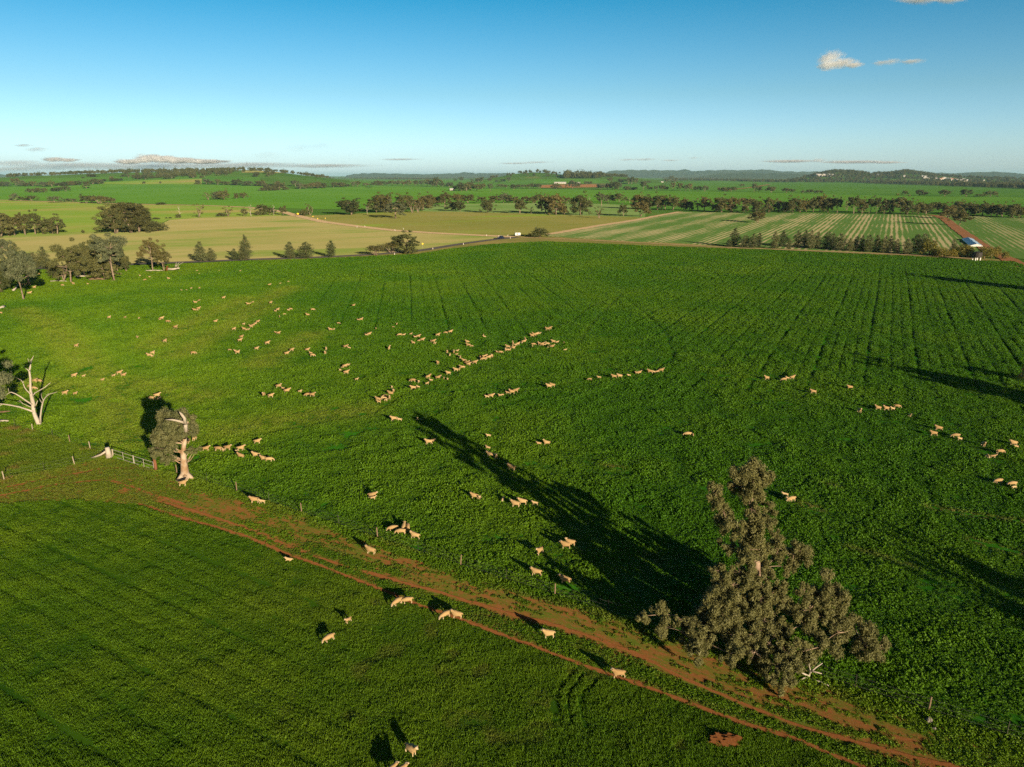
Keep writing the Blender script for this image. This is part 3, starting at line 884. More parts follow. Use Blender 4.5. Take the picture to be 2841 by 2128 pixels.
plant_group(1400, 430, S3, "in the gum belt behind the pale field", "spread", [(20, 408, 330, 60), (75, 410, 348, 80), (180, 410, 350, 70), (240, 412, 352, 55, "dense"), (290, 412, 330, 75), (540, 414, 360, 65), (725, 414, 350, 40, "dead"), (825, 440, 318, 90, "tall"),
    (895, 407, 330, 60), (970, 410, 322, 80), (1030, 408, 352, 32, "tall"), (1065, 410, 350, 32, "dead")], "trees behind the pale field", GV)
plant_group(1400, 430, S3, "of the long belt left part", "dense", [(1140, 462, 333, 110), (1220, 466, 345, 100), (1300, 468, 338, 100), (1365, 468, 358, 80, "spread"), (1430, 472, 350, 110, "spread"), (1525, 472, 370, 62), (1575, 474, 388, 66), (1645, 478, 355, 85, "bare"), (1705, 482, 352, 100, "spread"),
    (1800, 484, 412, 70), (1850, 489, 358, 120), (1930, 490, 358, 95), (2045, 490, 425, 48), (2030, 442, 365, 80, "spread"), (2080, 448, 368, 80, "spread"), (2150, 500, 380, 100)], "gums of the long belt", ["gum", "brown_gum", "gum"])
plant("spread", 1400 + 2160 / S3, 430 + 577 / S3, 430 + 478 / S3, 122 / S3, "lone gum standing inside the striped field", None, "brown_gum")
plant_group(2121, 430, S3, "of the long belt right part", "dense", [(30, 492, 362, 90), (120, 484, 385, 80), (190, 488, 400, 70), (240, 492, 362, 120), (300, 492, 372, 80, "spread"), (355, 488, 380, 70), (410, 490, 365, 80, "spread"), (470, 490, 342, 90, "spread"), (540, 492, 355, 95), (620, 496, 358, 65, "tall"), (700, 472, 370, 62, "bare"),
    (760, 502, 348, 85, "tall"), (830, 500, 372, 66), (900, 492, 362, 66, "tall"), (950, 504, 352, 60, "tall"), (1015, 502, 373, 80), (1070, 500, 370, 66), (1150, 506, 352, 110, "spread"), (1215, 508, 385, 80), (1310, 506, 398, 85), (1372, 506, 408, 85),
    (1430, 472, 408, 60), (1475, 472, 402, 55), (1522, 474, 412, 60), (1650, 500, 388, 90, "spread"), (1740, 512, 403, 100), (1795, 510, 412, 70), (1855, 520, 403, 100, "spread"), (1930, 520, 418, 80), (1975, 512, 415, 70), (2022, 526, 418, 100), (2100, 535, 413, 110), (2175, 536, 432, 80)],
    "gums of the long belt", ["gum", "brown_gum", "gum"])
plant_group(2121, 430, S3, "where the red track leaves the belt", "dense", [(1555, 542, 424, 115), (1655, 602, 463, 125, "spread")], "gums at the end of the red track", ["brown_gum"])
plant_group(1400, 430, S3, "left end of the roadside pine row", "cyp", [(1960, 782, 608, 85), (1912, 785, 712, 55), (2045, 792, 678, 82, "fatcyp"), (2120, 797, 658, 75), (2165, 784, 652, 58)], "pines of the roadside row")
plant_group(2121, 430, S3, "of the roadside pine row", "cyp", [(85, 802, 638, 68), (155, 784, 628, 74), (205, 806, 694, 45), (280, 792, 628, 74), (340, 788, 628, 64), (390, 802, 628, 68), (445, 802, 643, 74), (530, 802, 643, 84, "fatcyp"), (580, 802, 653, 60), (640, 816, 658, 104, "fatcyp"),
    (725, 822, 698, 66), (775, 817, 678, 60), (825, 822, 672, 55), (880, 830, 668, 74, "fatcyp"), (950, 830, 668, 66), (1020, 836, 680, 92, "fatcyp"), (1065, 812, 678, 60), (1120, 836, 708, 64), (1210, 852, 703, 84), (1285, 834, 663, 92, "fatcyp"), (1345, 840, 658, 90, "fatcyp"), (1600, 866, 703, 66)],
    "pines of the roadside row")
plant_group(2121, 430, S3, "at the right end of the roadside row", "yellow", [(1400, 862, 702, 125), (1510, 872, 778, 96), (1595, 873, 792, 80), (1672, 872, 752, 86), (1732, 873, 756, 80), (1870, 887, 768, 112), (1932, 884, 778, 86), (1978, 855, 768, 64), (2050, 888, 810, 54), (1800, 884, 826, 60, "bush"), (1455, 866, 815, 60, "bush"), (1770, 880, 838, 50, "bush"), (1640, 868, 835, 60, "bush")],
    "golden-green trees at the row's end")
# far fields
plant_group(2121, 430, S3, "on the field line at far right", "spread", [(55, 320, 264, 76), (185, 322, 281, 62), (238, 322, 290, 36), (325, 327, 299, 28), (388, 327, 293, 56), (455, 329, 300, 62), (1197, 346, 302, 44), (1320, 348, 295, 56), (1365, 349, 311, 52), (1532, 353, 295, 78), (1715, 355, 292, 78), (1830, 359, 331, 52), (1920, 358, 305, 80), (1985, 358, 344, 14, "bush")],
    "gums on the far right field line")
S4 = 4.424
plant_group(1500, 440, S4, "in the far row beyond the green field", "spread", [(190, 372, 305, 100, "dense"), (310, 372, 295, 60, "bare"), (390, 372, 265, 90), (455, 366, 290, 70), (560, 320, 275, 56), (605, 320, 278, 50), (735, 378, 312, 90), (820, 382, 300, 56), (905, 384, 275, 90, "dense"), (955, 380, 290, 60), (1060, 387, 335, 70, "dense"), (1145, 387, 352, 80, "dense"),
    (1255, 390, 268, 80, "tall"), (1312, 390, 322, 30), (1352, 390, 345, 40), (1412, 392, 333, 40), (1485, 392, 320, 80), (1540, 392, 342, 50), (1625, 392, 288, 60, "tall"), (1712, 396, 293, 70), (1780, 397, 320, 44), (1825, 397, 300, 60), (1930, 402, 335, 82), (2015, 404, 328, 70), (2195, 402, 350, 50)], "trees of the far row", GV)
plant_group(1500, 440, S4, "on the slope below the middle hill", "spread", [(850, 285, 232, 60), (990, 305, 245, 80), (1080, 312, 228, 70), (1120, 312, 222, 60), (1170, 312, 236, 50), (1320, 305, 270, 44), (1540, 290, 246, 60), (1600, 270, 210, 60, "dense"), (1650, 300, 238, 50)], "trees below the middle hill")
plant_group(2000, 440, 5.267, "at the left end of the far field line", "spread", [(305, 412, 368, 66), (480, 492, 355, 70, "tall"), (550, 492, 398, 80), (50, 482, 418, 100, "dense"), (150, 482, 415, 100), (205, 482, 410, 50)], "gums on the far right field line")
plant_group(1000, 440, S4, "in the second row across the green fields", "spread", [(70, 337, 298, 66), (160, 332, 285, 60), (210, 332, 268, 90, "dense"), (280, 328, 273, 60), (330, 327, 283, 44), (390, 327, 268, 70), (460, 330, 266, 66), (530, 332, 272, 66), (595, 332, 260, 66), (680, 337, 266, 66), (750, 337, 263, 66), (820, 340, 250, 70), (870, 342, 262, 60), (940, 345, 233, 120, "dense"),
    (1010, 347, 303, 50), (1090, 347, 293, 90, "dense"), (1230, 347, 288, 70)], "trees of the second row", GV)
plant_group(1000, 440, S4, "of the clump by the small tin shed", "dense", [(1160, 397, 328, 50, "spread"), (1245, 400, 305, 90), (1300, 398, 296, 90), (1350, 392, 284, 90), (1430, 394, 308, 90, "spread"), (1500, 375, 303, 70, "spread"), (1596, 408, 298, 62, "tall")], "trees by the small tin shed")
plant_group(1000, 440, S4, "of the row right of the tin shed", "spread", [(1720, 362, 308, 80), (1790, 362, 318, 60), (1880, 386, 314, 80), (1950, 367, 312, 60), (2010, 367, 315, 56), (2070, 367, 312, 66), (2120, 367, 300, 70), (2190, 368, 305, 60)], "trees right of the tin shed")
plant_group(1000, 440, S4, "far behind, before the middle hill", "spread", [(1168, 282, 248, 30), (1235, 282, 222, 56), (1370, 280, 246, 36), (1450, 285, 235, 60, "dense"), (1490, 285, 222, 50), (1585, 284, 238, 50), (1675, 290, 262, 40), (1745, 290, 248, 56), (1820, 290, 224, 56, "tall")], "trees before the middle hill")
plant_group(500, 380, S4, "alone in the far green field", "dense", [(345, 774, 664, 110, "bare"), (450, 769, 662, 90), (535, 770, 650, 110), (690, 757, 690, 48), (782, 750, 680, 86)], "trees alone in the far green field", GV)
plant_group(500, 380, S4, "of the field row below the left hill", "spread", [(222, 580, 528, 62, "dense"), (320, 582, 508, 70), (365, 584, 530, 60), (465, 587, 515, 70), (535, 588, 540, 66), (590, 590, 545, 50), (690, 592, 518, 120, "dense"), (830, 598, 535, 96, "dense"), (935, 602, 570, 66), (1005, 603, 530, 110, "dense"), (1120, 604, 575, 60), (1200, 608, 540, 60)], "trees below the left hill", GV)
plant_group(500, 380, S4, "of the clump standing into the green field", "dense", [(1010, 662, 615, 70), (1075, 660, 580, 100), (1150, 660, 600, 70), (1225, 655, 555, 110), (1300, 652, 612, 60)], "trees of the clump in the green field")
plant_group(500, 380, S4, "of the row behind the mid-field grove", "spread", [(1410, 608, 530, 90), (1470, 638, 565, 80, "dense"), (1540, 636, 575, 66), (1620, 632, 560, 80), (1690, 630, 552, 80, "dense"), (1745, 628, 560, 80, "dense"), (1880, 618, 550, 54), (1960, 614, 552, 100, "dense"), (2050, 612, 575, 66), (2120, 608, 545, 60), (2175, 607, 535, 70)], "trees behind the mid-field grove", GV)
plant_group(500, 380, S4, "scattered on the left hill slope", "spread", [(160, 502, 440, 70, "dense"), (265, 507, 475, 44), (295, 487, 430, 66), (350, 470, 432, 56), (480, 475, 432, 70), (560, 472, 430, 56), (935, 487, 430, 78, "dense"), (1090, 488, 440, 50), (1130, 472, 420, 70), (1065, 455, 415, 56)], "trees on the left hill slope")
plant_group(0, 380, S4, "of the long row at far left", "dense", [(20, 605, 540, 70), (80, 604, 545, 70), (195, 590, 503, 82, "spread"), (262, 602, 528, 74), (340, 607, 555, 76), (412, 607, 538, 66, "spread"), (535, 612, 548, 110), (640, 612, 538, 74, "spread"), (720, 602, 560, 66), (790, 600, 550, 80), (880, 597, 540, 80), (960, 592, 535, 80), (1065, 632, 533, 74, "spread"), (1140, 580, 512, 74), (1210, 578, 512, 80), (1270, 546, 514, 56)], "trees of the far left row", GV)
plant_group(0, 380, S4, "of the short row in the far left field", "dense", [(350, 682, 632, 50), (405, 682, 632, 60), (468, 683, 623, 70), (545, 682, 624, 60), (670, 670, 625, 90), (730, 660, 612, 70), (812, 668, 592, 84, "spread")], "trees of the short far left row")
plant_group(0, 430, S3, "along the far dirt road", "spread", [(130, 391, 324, 58), (92, 388, 366, 30, "bush"), (180, 389, 354, 40), (225, 390, 362, 50, "bush"), (275, 390, 343, 70), (470, 408, 348, 80), (570, 402, 370, 50), (620, 402, 370, 60), (735, 414, 338, 90), (790, 412, 345, 60), (850, 416, 333, 120, "wattle"), (920, 412, 352, 66), (960, 410, 368, 50)], "trees along the far dirt road", GV)
plant_group(0, 380, S4, "on the left hill's middle line", "dense", [(1130, 492, 455, 100), (1370, 540, 478, 50, "spread"), (1400, 542, 505, 80), (1470, 536, 505, 60), (1520, 490, 460, 60), (1580, 498, 456, 44, "tall"), (1640, 500, 460, 36), (1690, 522, 455, 70), (1790, 524, 462, 62, "spread"), (1765, 574, 544, 32), (1970, 574, 545, 22, "spread"), (1860, 510, 470, 50), (1020, 508, 488, 36, "bush"), (2050, 518, 460, 60), (2110, 512, 455, 56)], "trees on the left hill's middle line")
# ---- the tall gum in the right foreground: blobs given by photo position and true ground distance
def big_gum():
    rng = np.random.default_rng(77)
    s = 2.209
    def P(x, y, d): return ray(1700 + x / s, 1230 + y / s, d)
    base = at1(2121, 1752)
    D0 = base.y
    root = empty("gum_tree", base)
    tag(root, "tall ragged gum tree in the right foreground beside the red track", "tree")
    tr = MB()
    spine = [base + Vector((0, 0, -0.3)), P(925, 1010, D0), P(880, 800, D0), P(880, 640, D0 + 0.2), P(860, 480, D0), P(852, 350, D0 - 0.1), P(868, 210, D0)]
    tr.tube(spine, [0.55, 0.42, 0.34, 0.26, 0.17, 0.11, 0.04], 9)
    tr.tube([P(860, 430, D0), P(820, 330, D0 - 0.4), P(775, 230, D0 - 0.3)], [0.12, 0.07, 0.03], 6)
    blobs = [(870, 190, 110, 0), (835, 280, 105, .4), (930, 210, 80, -.4), (770, 190, 75, -.2), (745, 260, 55, .2), (880, 330, 60, .5), (625, 300, 55, 0), (640, 360, 65, -.3), (690, 450, 85, -.4), (745, 510, 75, -1.5), (960, 385, 55, 0), (880, 470, 75, -.6), (940, 480, 70, .4),
             (985, 570, 60, 0), (870, 580, 90, -.7), (850, 650, 80, -1.4), (1020, 640, 60, .5), (1110, 680, 95, .6), (1150, 660, 60, 0), (1090, 760, 60, 0), (650, 780, 65, -.5), (680, 850, 70, -.6), (620, 950, 95, -1.0), (730, 940, 95, -1.4), (820, 960, 80, -1.2), (850, 860, 50, -.6),
             (560, 1060, 70, -1.6), (680, 1050, 100, -2.2), (790, 1070, 95, -2.4), (300, 1050, 75, -2.0), (180, 1060, 55, -2.2), (330, 1130, 70, -2.4), (470, 1200, 80, -3.4), (560, 1200, 95, -3.4), (520, 1290, 80, -4.6), (760, 1180, 95, -3.6), (730, 1290, 85, -5.0), (860, 1170, 75, -3.6), (870, 1280, 70, -4.8),
             (960, 1230, 80, -4.2), (1340, 880, 100, -.8), (1270, 940, 95, -1.2), (1210, 1010, 80, -1.8), (1120, 1020, 60, -1.6), (1170, 1110, 90, -2.8), (1280, 1060, 60, -2.2), (1400, 1060, 95, -1.8), (1480, 1130, 95, -2.4), (1380, 1160, 80, -3.0), (1580, 1190, 85, -2.8), (1630, 1250, 75, -3.4), (1540, 1250, 80, -3.6),
             (1290, 1240, 95, -4.2), (1180, 1270, 95, -4.8), (1070, 1290, 95, -5.0), (1010, 1370, 80, -6.0), (1100, 1370, 85, -6.0), (980, 1440, 60, -6.8), (1050, 1460, 70, -7.0), (1040, 920, 40, -1.2), (905, 700, 45, .7), (820, 740, 60, -.4), (830, 820, 60, -.9), (880, 900, 60, -1.2), (900, 980, 70, -1.8), (930, 1090, 80, -2.6), (800, 560, 60, -.5), (930, 640, 55, .3), (860, 430, 50, -.5), (600, 250, 40, .1), (590, 1000, 60, -1.8), (420, 1080, 50, -2.4), (990, 1050, 60, -2.0), (800, 700, 60, -.2), (780, 790, 70, -.6), (940, 760, 60, .3), (1000, 700, 50, .6), (960, 830, 60, -.4), (700, 620, 60, -.4), (1020, 900, 60, -.9), (1180, 900, 55, -1.0), (740, 870, 70, -.9), (1080, 1160, 70, -3.2), (868, 290, 60, -.9), (850, 400, 65, -.9), (885, 520, 70, -.9), (855, 600, 70, -1.0), (900, 660, 55, -.8), (850, 830, 65, -1.2), (900, 870, 70, -1.2), (925, 950, 75, -1.4), (900, 1040, 80, -1.8), (950, 1120, 80, -2.2), (840, 200, 60, -.5), (1040, 1000, 70, -1.4), (1010, 1150, 80, -2.8), (920, 1330, 70, -4.6), (640, 1130, 90, -2.6), (480, 1120, 70, -2.4), (1330, 1000, 70, -1.6), (1420, 960, 60, -1.0)]
    Vs = []
    nodes = [Vector(spine[0]).lerp(Vector(spine[1]), t) for t in (0.35, 0.6, 0.9)] + [Vector(spine[i]).lerp(Vector(spine[i + 1]), t) for i in (1, 2, 3, 4) for t in (0.0, 0.5)] + [Vector(spine[5])]
    todo = []
    for x, y, r, dd in blobs:
        c = P(x, y, D0 + dd)
        rad = r / s / F * zc_of(c) * 1.0
        if c.z - rad * 0.8 < 0.25: c.z = max(c.z, 0.25 + rad * 0.55)
        todo.append((min((p - c).length for p in nodes), c, rad))
    todo.sort(key=lambda t: t[0])
    for _, c, rad in todo:                     # each spray grows from the nearest wood already there
        nd = min(nodes, key=lambda p: (p - c).length + (0.9 if p.z > c.z + 0.2 else 0))
        limb(tr, nd, c, 0.030 + 0.016 * rad, 0.014, rng, 6, 0.13, 5)
        nodes.append(c)
        n = int(1350 * rad ** 2)
        for q in range(10):
            e = Vector(rng.normal(size=3)); e.normalize()
            cc = c + e * rad * rng.uniform(0.35, 0.95)
            sr = rad * rng.uniform(0.22, 0.42)
            limb(tr, c, cc, 0.016, 0.006, rng, 2, 0.12, 4)
            Vs.append(cards(rng, cc, (sr, sr, sr * 1.05), int(n * 0.30 * (sr / rad / 0.34) ** 2), 0.165, 0.85, 0.34, 0.25, 0.15))
            Vs.append(cards(rng, cc + Vector((0, 0, -sr * 0.8)), (sr * 0.5, sr * 0.5, sr * 0.8), int(n * 0.07), 0.16, 0.6, 0.30, 0.2, 0.0))
    tr.build("trunk", M['bark3'], root, True).matrix_parent_inverse = Matrix.Translation(-base)
    obj("crown", card_mesh("crown", Vs, M['brown_gum2']), root).matrix_parent_inverse = Matrix.Translation(-base)
M['bark3'] = bark_mat("flaking_pink_gum_bark", (0.17, 0.11, 0.075), (0.34, 0.25, 0.18), 2.0)
M['brown_gum2'] = leaf_mat("big_gum_leaves", (0.050, 0.072, 0.020), (0.150, 0.148, 0.050), 0.12)
big_gum()

def gate_gum():
    rng = np.random.default_rng(12)
    s = 4.872
    base = at1(300 + 1045 / s, 1080 + 1215 / s)
    D0 = base.y
    def P(x, y, d=0.0): return ray(300 + x / s, 1080 + y / s, D0 + d)
    root = empty("gum_tree", base)
    tag(root, "lone leaning gum tree with thick pale trunk beside the gate", "tree")
    tr = MB()
    sp = [base + Vector((0, 0, -0.3)), P(1042, 1190), P(1035, 1110), P(1022, 960), P(1015, 840), P(1025, 740), P(1040, 640)]
    tr.tube(sp, [0.80, 0.60, 0.46, 0.36, 0.31, 0.26, 0.20], 10)
    for k in range(5):
        a = k * 1.3
        tr.tube([base + Vector((0.2 * math.cos(a), 0.2 * math.sin(a), 0.75)), base + Vector((0.75 * math.cos(a), 0.75 * math.sin(a), 0.2)), base + Vector((1.15 * math.cos(a), 1.15 * math.sin(a), -0.05))], [0.3, 0.24, 0.08], 6)
    tr.tube([P(1040, 640), P(990, 560), P(900, 470)], [0.2, 0.14, 0.05], 6)
    tr.tube([P(1040, 640), P(1070, 540), P(1080, 430)], [0.2, 0.15, 0.06], 6)
    for a, b, c, r in [((1025, 745), (985, 700), (945, 675), .08), ((1020, 740), (960, 720), (900, 710), .06), ((1000, 870), (950, 830), (925, 800), .09), ((1000, 880), (960, 850), (915, 815), .06), ((985, 960), (930, 930), (890, 910), .08), ((985, 1005), (930, 975), (890, 955), .09),
                       ((1045, 1010), (1090, 960), (1120, 890), .07), ((1050, 1000), (1110, 960), (1160, 890), .07), ((1050, 990), (1090, 930), (1130, 880), .05)]:
        tr.tube([P(*a), P(*b, -0.3), P(*c, -0.5)], [r, r * .7, r * .35], 5)
    dead = MB()
    dead.tube([P(1045, 470, -2.2), P(1030, 390, -2.5), P(990, 335, -2.6), P(962, 303, -2.6)], [0.20, 0.17, 0.13, 0.05], 7)
    dead.tube([P(1045, 455, -2.2), P(960, 430, -2.6), P(870, 412, -2.7), P(778, 410, -2.7)], [0.17, 0.13, 0.11, 0.05], 7)
    dead.tube([P(1035, 660, 0), P(1050, 560, -1.2), P(1045, 465, -2.2)], [0.22, 0.2, 0.2], 7)
    blobs = [(900, 320, 120, 0), (800, 330, 110, .3), (700, 370, 80, .3), (1000, 350, 120, .4), (1080, 400, 100, .6), (1140, 470, 85, .4), (720, 470, 100, -.4), (850, 440, 130, -.8), (960, 470, 110, -1.2), (1180, 550, 75, 0), (1100, 560, 90, -.8), (680, 580, 100, -.6), (790, 560, 130, -1.0),
             (920, 570, 120, -1.3), (1030, 590, 80, -1.0), (640, 680, 80, -.4), (730, 680, 120, -.8), (850, 680, 110, -1.0), (940, 640, 70, -.9), (620, 790, 70, 0), (700, 800, 110, -.5), (800, 790, 100, -.8), (640, 890, 70, .2), (740, 890, 90, -.2), (840, 880, 90, -.4), (790, 950, 70, 0), (870, 940, 55, 0), (910, 800, 50, -.5),
             (1150, 820, 65, 0), (1210, 800, 50, .2), (1090, 850, 50, -.2)]
    Vs = []
    for x, y, r, dd in blobs:
        c = P(x, y, dd)
        rad = r / s / F * zc_of(c) * 1.08
        nd = min(sp[3:], key=lambda p: (p - c).length + (1.0 if p.z > c.z else 0))
        limb(tr, nd, c, 0.07, 0.02, rng, 4, 0.08, 5)
        n = int(900 * rad ** 2)
        for q in range(6):
            e = Vector(rng.normal(size=3)); e.normalize()
            cc = c + e * rad * rng.uniform(0.45, 0.8)
            Vs.append(cards(rng, cc, (rad * 0.42, rad * 0.42, rad * 0.40), n // 3, 0.175, 0.95, 0.5, 0.4, 0.2))
    inv = Matrix.Translation(-base)
    tr.build("trunk", M['bark2'], root, True).matrix_parent_inverse = inv
    dead.build("dead_branch", M['deadwood'], root, True).matrix_parent_inverse = inv
    obj("crown", card_mesh("crown", Vs, M['gategum']), root).matrix_parent_inverse = inv
M['bark2'] = bark_mat("streaked_gum_bark", (0.250, 0.150, 0.075), (0.430, 0.350, 0.260), 1.2)
M['gategum'] = leaf_mat("dense_olive_gum_leaves", (0.090, 0.108, 0.038), (0.205, 0.200, 0.084), 0.25)
gate_gum()

def pixel_tree(name, label, cat, x0, y0, s, foot, limbs, mt, jitter, seed, leaves=()):
    rng = np.random.default_rng(seed)
    base = at1(x0 + foot[0] / s, y0 + foot[1] / s)
    D0 = base.y
    root = empty(name, base)
    tag(root, label, cat)
    mb = MB()
    k = zc_of(base) / F / s
    for lb in limbs:
        jd = rng.normal() * jitter
        pts = []; rad = []
        for i, (x, y, w) in enumerate(lb):
            pts.append(ray(x0 + x / s, y0 + y / s, D0 + jd * i / max(1, len(lb) - 1)))
            rad.append(max(0.016, w * k * 0.38))
        mb.tube(pts, rad, 8)
    mb.build("trunk", mt, root, True).matrix_parent_inverse = Matrix.Translation(-base)
    return root, base
T6 = 3.766
pixel_tree("dead_tree", "tall bleached dead tree with bare limbs by the left fence", "dead tree", 0, 960, T6, (412, 840), [
    [(414, 850, 78), (400, 800, 58), (372, 740, 52), (350, 680, 50), (345, 600, 52), (330, 530, 46), (320, 470, 34), (317, 400, 28), (316, 330, 26), (306, 260, 26), (316, 210, 22), (322, 170, 18), (335, 135, 11), (352, 103, 4)],
    [(318, 185, 12), (300, 160, 9), (290, 130, 4)], [(306, 262, 14), (280, 240, 10), (260, 228, 4)], [(325, 165, 8), (318, 150, 6), (312, 135, 3)],
    [(345, 685, 26), (290, 665, 24), (200, 636, 22), (110, 618, 18), (40, 608, 16), (-40, 600, 12), (-90, 585, 6)], [(20, 610, 8), (0, 625, 5), (-20, 640, 3)],
    [(335, 612, 22), (270, 570, 20), (215, 530, 17), (160, 498, 14), (115, 482, 11), (85, 495, 7), (65, 512, 4)], [(95, 487, 7), (90, 460, 5), (85, 440, 3)],
    [(325, 640, 10), (280, 620, 8), (235, 600, 7), (215, 575, 5), (200, 565, 3)], [(215, 585, 5), (190, 580, 4), (160, 582, 3)],
    [(318, 500, 18), (280, 465, 14), (255, 430, 12), (243, 390, 10), (225, 360, 8), (180, 335, 4)], [(243, 395, 6), (246, 375, 4), (243, 365, 3)],
    [(345, 520, 20), (365, 490, 15), (420, 460, 13), (470, 430, 11), (500, 405, 10), (527, 383, 5)],
    [(362, 640, 16), (380, 605, 14), (392, 570, 6)],
    [(425, 800, 30), (422, 740, 22), (432, 660, 20), (442, 610, 17), (455, 565, 15), (480, 530, 12), (520, 500, 10), (570, 488, 7), (600, 478, 3)],
    [(442, 600, 8), (425, 575, 7), (412, 550, 4)], [(455, 568, 8), (437, 540, 6), (430, 505, 4), (440, 490, 3)], [(480, 530, 6), (485, 510, 5), (510, 497, 3)],
    [(400, 835, 34), (450, 838, 20), (485, 832, 6)], [(400, 838, 30), (372, 846, 12), (360, 850, 5)]], M['deadwood'], 0.7, 3)
M['fallen'] = M['deadwood']
br = MB(); bp = at1(2243, 1885)
for a in [[(0, 0, .05), (.2, .3, .5), (.1, .5, 1.0), (-.1, .6, 1.6)], [(.1, .2, .35), (.6, .4, .7), (1.1, .5, 1.0)], [(.05, .1, .2), (-.5, .2, .45), (-1.0, .2, .5)], [(0, 0, .1), (.6, -.4, .15), (1.3, -.9, .08)], [(0, 0, .1), (-.4, -.1, .2), (-.8, -.3, .1)], [(.2, .3, .5), (.5, .1, .55), (.9, 0, .5)], [(.08, .45, .9), (.3, .5, 1.25), (.55, .5, 1.35)]]:
    br.tube([bp + Vector(v) for v in a], [0.075, 0.055, 0.03, 0.015][:len(a)], 6)
tag(br.build("fallen_branch", M['deadwood'], None, True), "bleached forked fallen branch beside the big gum", "branch")
def log(pts, rads, label, m='deadwood', name="fallen_log"):
    mb = MB(); mb.tube([at1(*p) + Vector((0, 0, r * 0.7 + e)) for (p, r, e) in pts], rads, 7)
    tag(mb.build(name, M[m], None, True), label, "log")
log([((0, 1170), .2, 0), ((12, 1171), .2, 0), ((25, 1170), .15, 0)], [.2, .22, .14], "short grey log lying by the left fence")
log([((0, 1145), .15, 0), ((15, 1144), .15, 0), ((29, 1142), .12, 0)], [.14, .16, .08], "reddish log on the grass left of the dead tree", 'darkbark')
log([((-2, 858), .3, 0), ((8, 856), .3, 0.2), ((15, 854), .2, 0.4)], [.35, .4, .2], "broken pale log at the left edge of the paddock")
log([((36, 808), .3, 0), ((44, 806), .25, .5), ((52, 801), .2, 1.2)], [.35, .25, .12], "pale fallen limb among the left grove trees")
log([((210, 769), .3, 0), ((235, 769), .3, 0.2), ((258, 766), .2, 0.5)], [.3, .35, .15], "long fallen trunk under the left grove")
log([((140, 782), .3, 0), ((165, 781), .3, 0), ((186, 782), .2, 0)], [.22, .28, .12], "weathered log lying left under the grove gums")
log([((405, 753), .3, 0), ((430, 752), .3, 0), ((455, 752), .2, 0)], [.3, .3, .15], "pale log between the two pale-trunked gums")
# upturned root ball with its bare branches
rb = empty("uprooted_tree", at1(230 + 1510 / 6.144, 560 + 1185 / 6.144)); tag(rb, "uprooted tree with red soil root ball right of the pale-trunked gums", "fallen tree")
mb = MB(); rng0 = np.random.default_rng(4)
for k in range(9):
    a = k * 0.7; mb.tube([(-1.5, 0, 1.0), (-1.5 + 0.7 * math.sin(a) * 0.3, 1.5 * math.cos(a) * .7, 1.0 + 1.1 * math.sin(a))], [0.5, 0.15], 6)
mb.build("root_ball", M['baresoil'], rb, True)
mb = MB(); mb.tube([(-1.6, 0, 0.9), (0.5, 0.3, 0.8), (3.0, 0.5, 1.2)], [0.5, 0.4, 0.25], 7)
for k in range(6): mb.tube([(2.0, 0.4, 1.0), (2.6 + rng0.normal() * .6, rng0.normal() * .8, 2.0), (3.0 + rng0.normal(), rng0.normal() * 1.2, 3.4)], [0.13, 0.08, 0.04], 5)
mb.build("trunk", M['deadwood'], rb, True)
tag(log_pile := MB().tube([(0, 0, 0.4), (2.5, 0.5, 0.5), (5, 0.2, 0.4)], [0.4, 0.5, 0.2], 7).tube([(0.5, 1, 0.3), (3, -0.6, 0.9), (5.5, -1, 0.5)], [0.3, 0.3, 0.12], 6).build("brush_pile", M['darkbark'], None, True),
    "brown pile of fallen branches under the grove", "brush pile")
log_pile.location = at1(248, 778)

# tree at the left frame edge, and the trees outside the right of the frame whose long shadows lie across the crop, some added to thicken them
def edge_tree(kind, x, y, h, w, label, leaf=None, lod=0, rz=0.0):
    k2 = {"yellow": "bush"}.get(kind, kind)
    tr, cr = proto(k2, lod, leaf or LEAF[kind], "bark")[1]
    root = empty(NAME[kind][0], (x, y, 0), rz, (w, w, h)); tag(root, label, NAME[kind][1])
    link(bpy.data.objects.new("trunk", tr), root)
    if cr: link(bpy.data.objects.new("crown", cr), root)
    return root
edge_tree("spread", -77.5, 98, 10.5, 9.0, "spreading gum partly cut by the left edge beside the dead tree", "greygum", 0, 2.0)
edge_tree("fatcyp", 104.0, 78.5, 14.8, 6.5, "tall pine outside the right edge casting the long middle shadow")
edge_tree("fatcyp", 178.0, 206.0, 15.0, 6.5, "tall pine outside the right edge casting the far shadow")
edge_tree("dense", 102.0, 80.5, 13.8, 8.5, "broad gum added outside the right edge to thicken the middle shadow")  # extra unseen tree, added to darken the pine's middle shadow
edge_tree("dense", 176.5, 208.0, 13.8, 9.0, "broad gum added outside the right edge to thicken the far shadow")  # likewise added out of view, to fill out the far shadow
edge_tree("dense", 66.5, 16.0, 10.5, 6.0, "second broad gum added outside the lower right corner to thicken the shadow")  # added off frame as well, making the corner shadow more solid
edge_tree("dense", 60.0, 29.5, 9.0, 3.4, "dense gum outside the lower right edge casting a shadow")
edge_tree("dense", 64.0, 14.5, 11.2, 5.0, "broad gum outside the lower right corner casting a shadow")
edge_tree("bush", 91.5, 120.5, 3.3, 4.2, "small dark shrub at the right frame edge", "brown_gum")
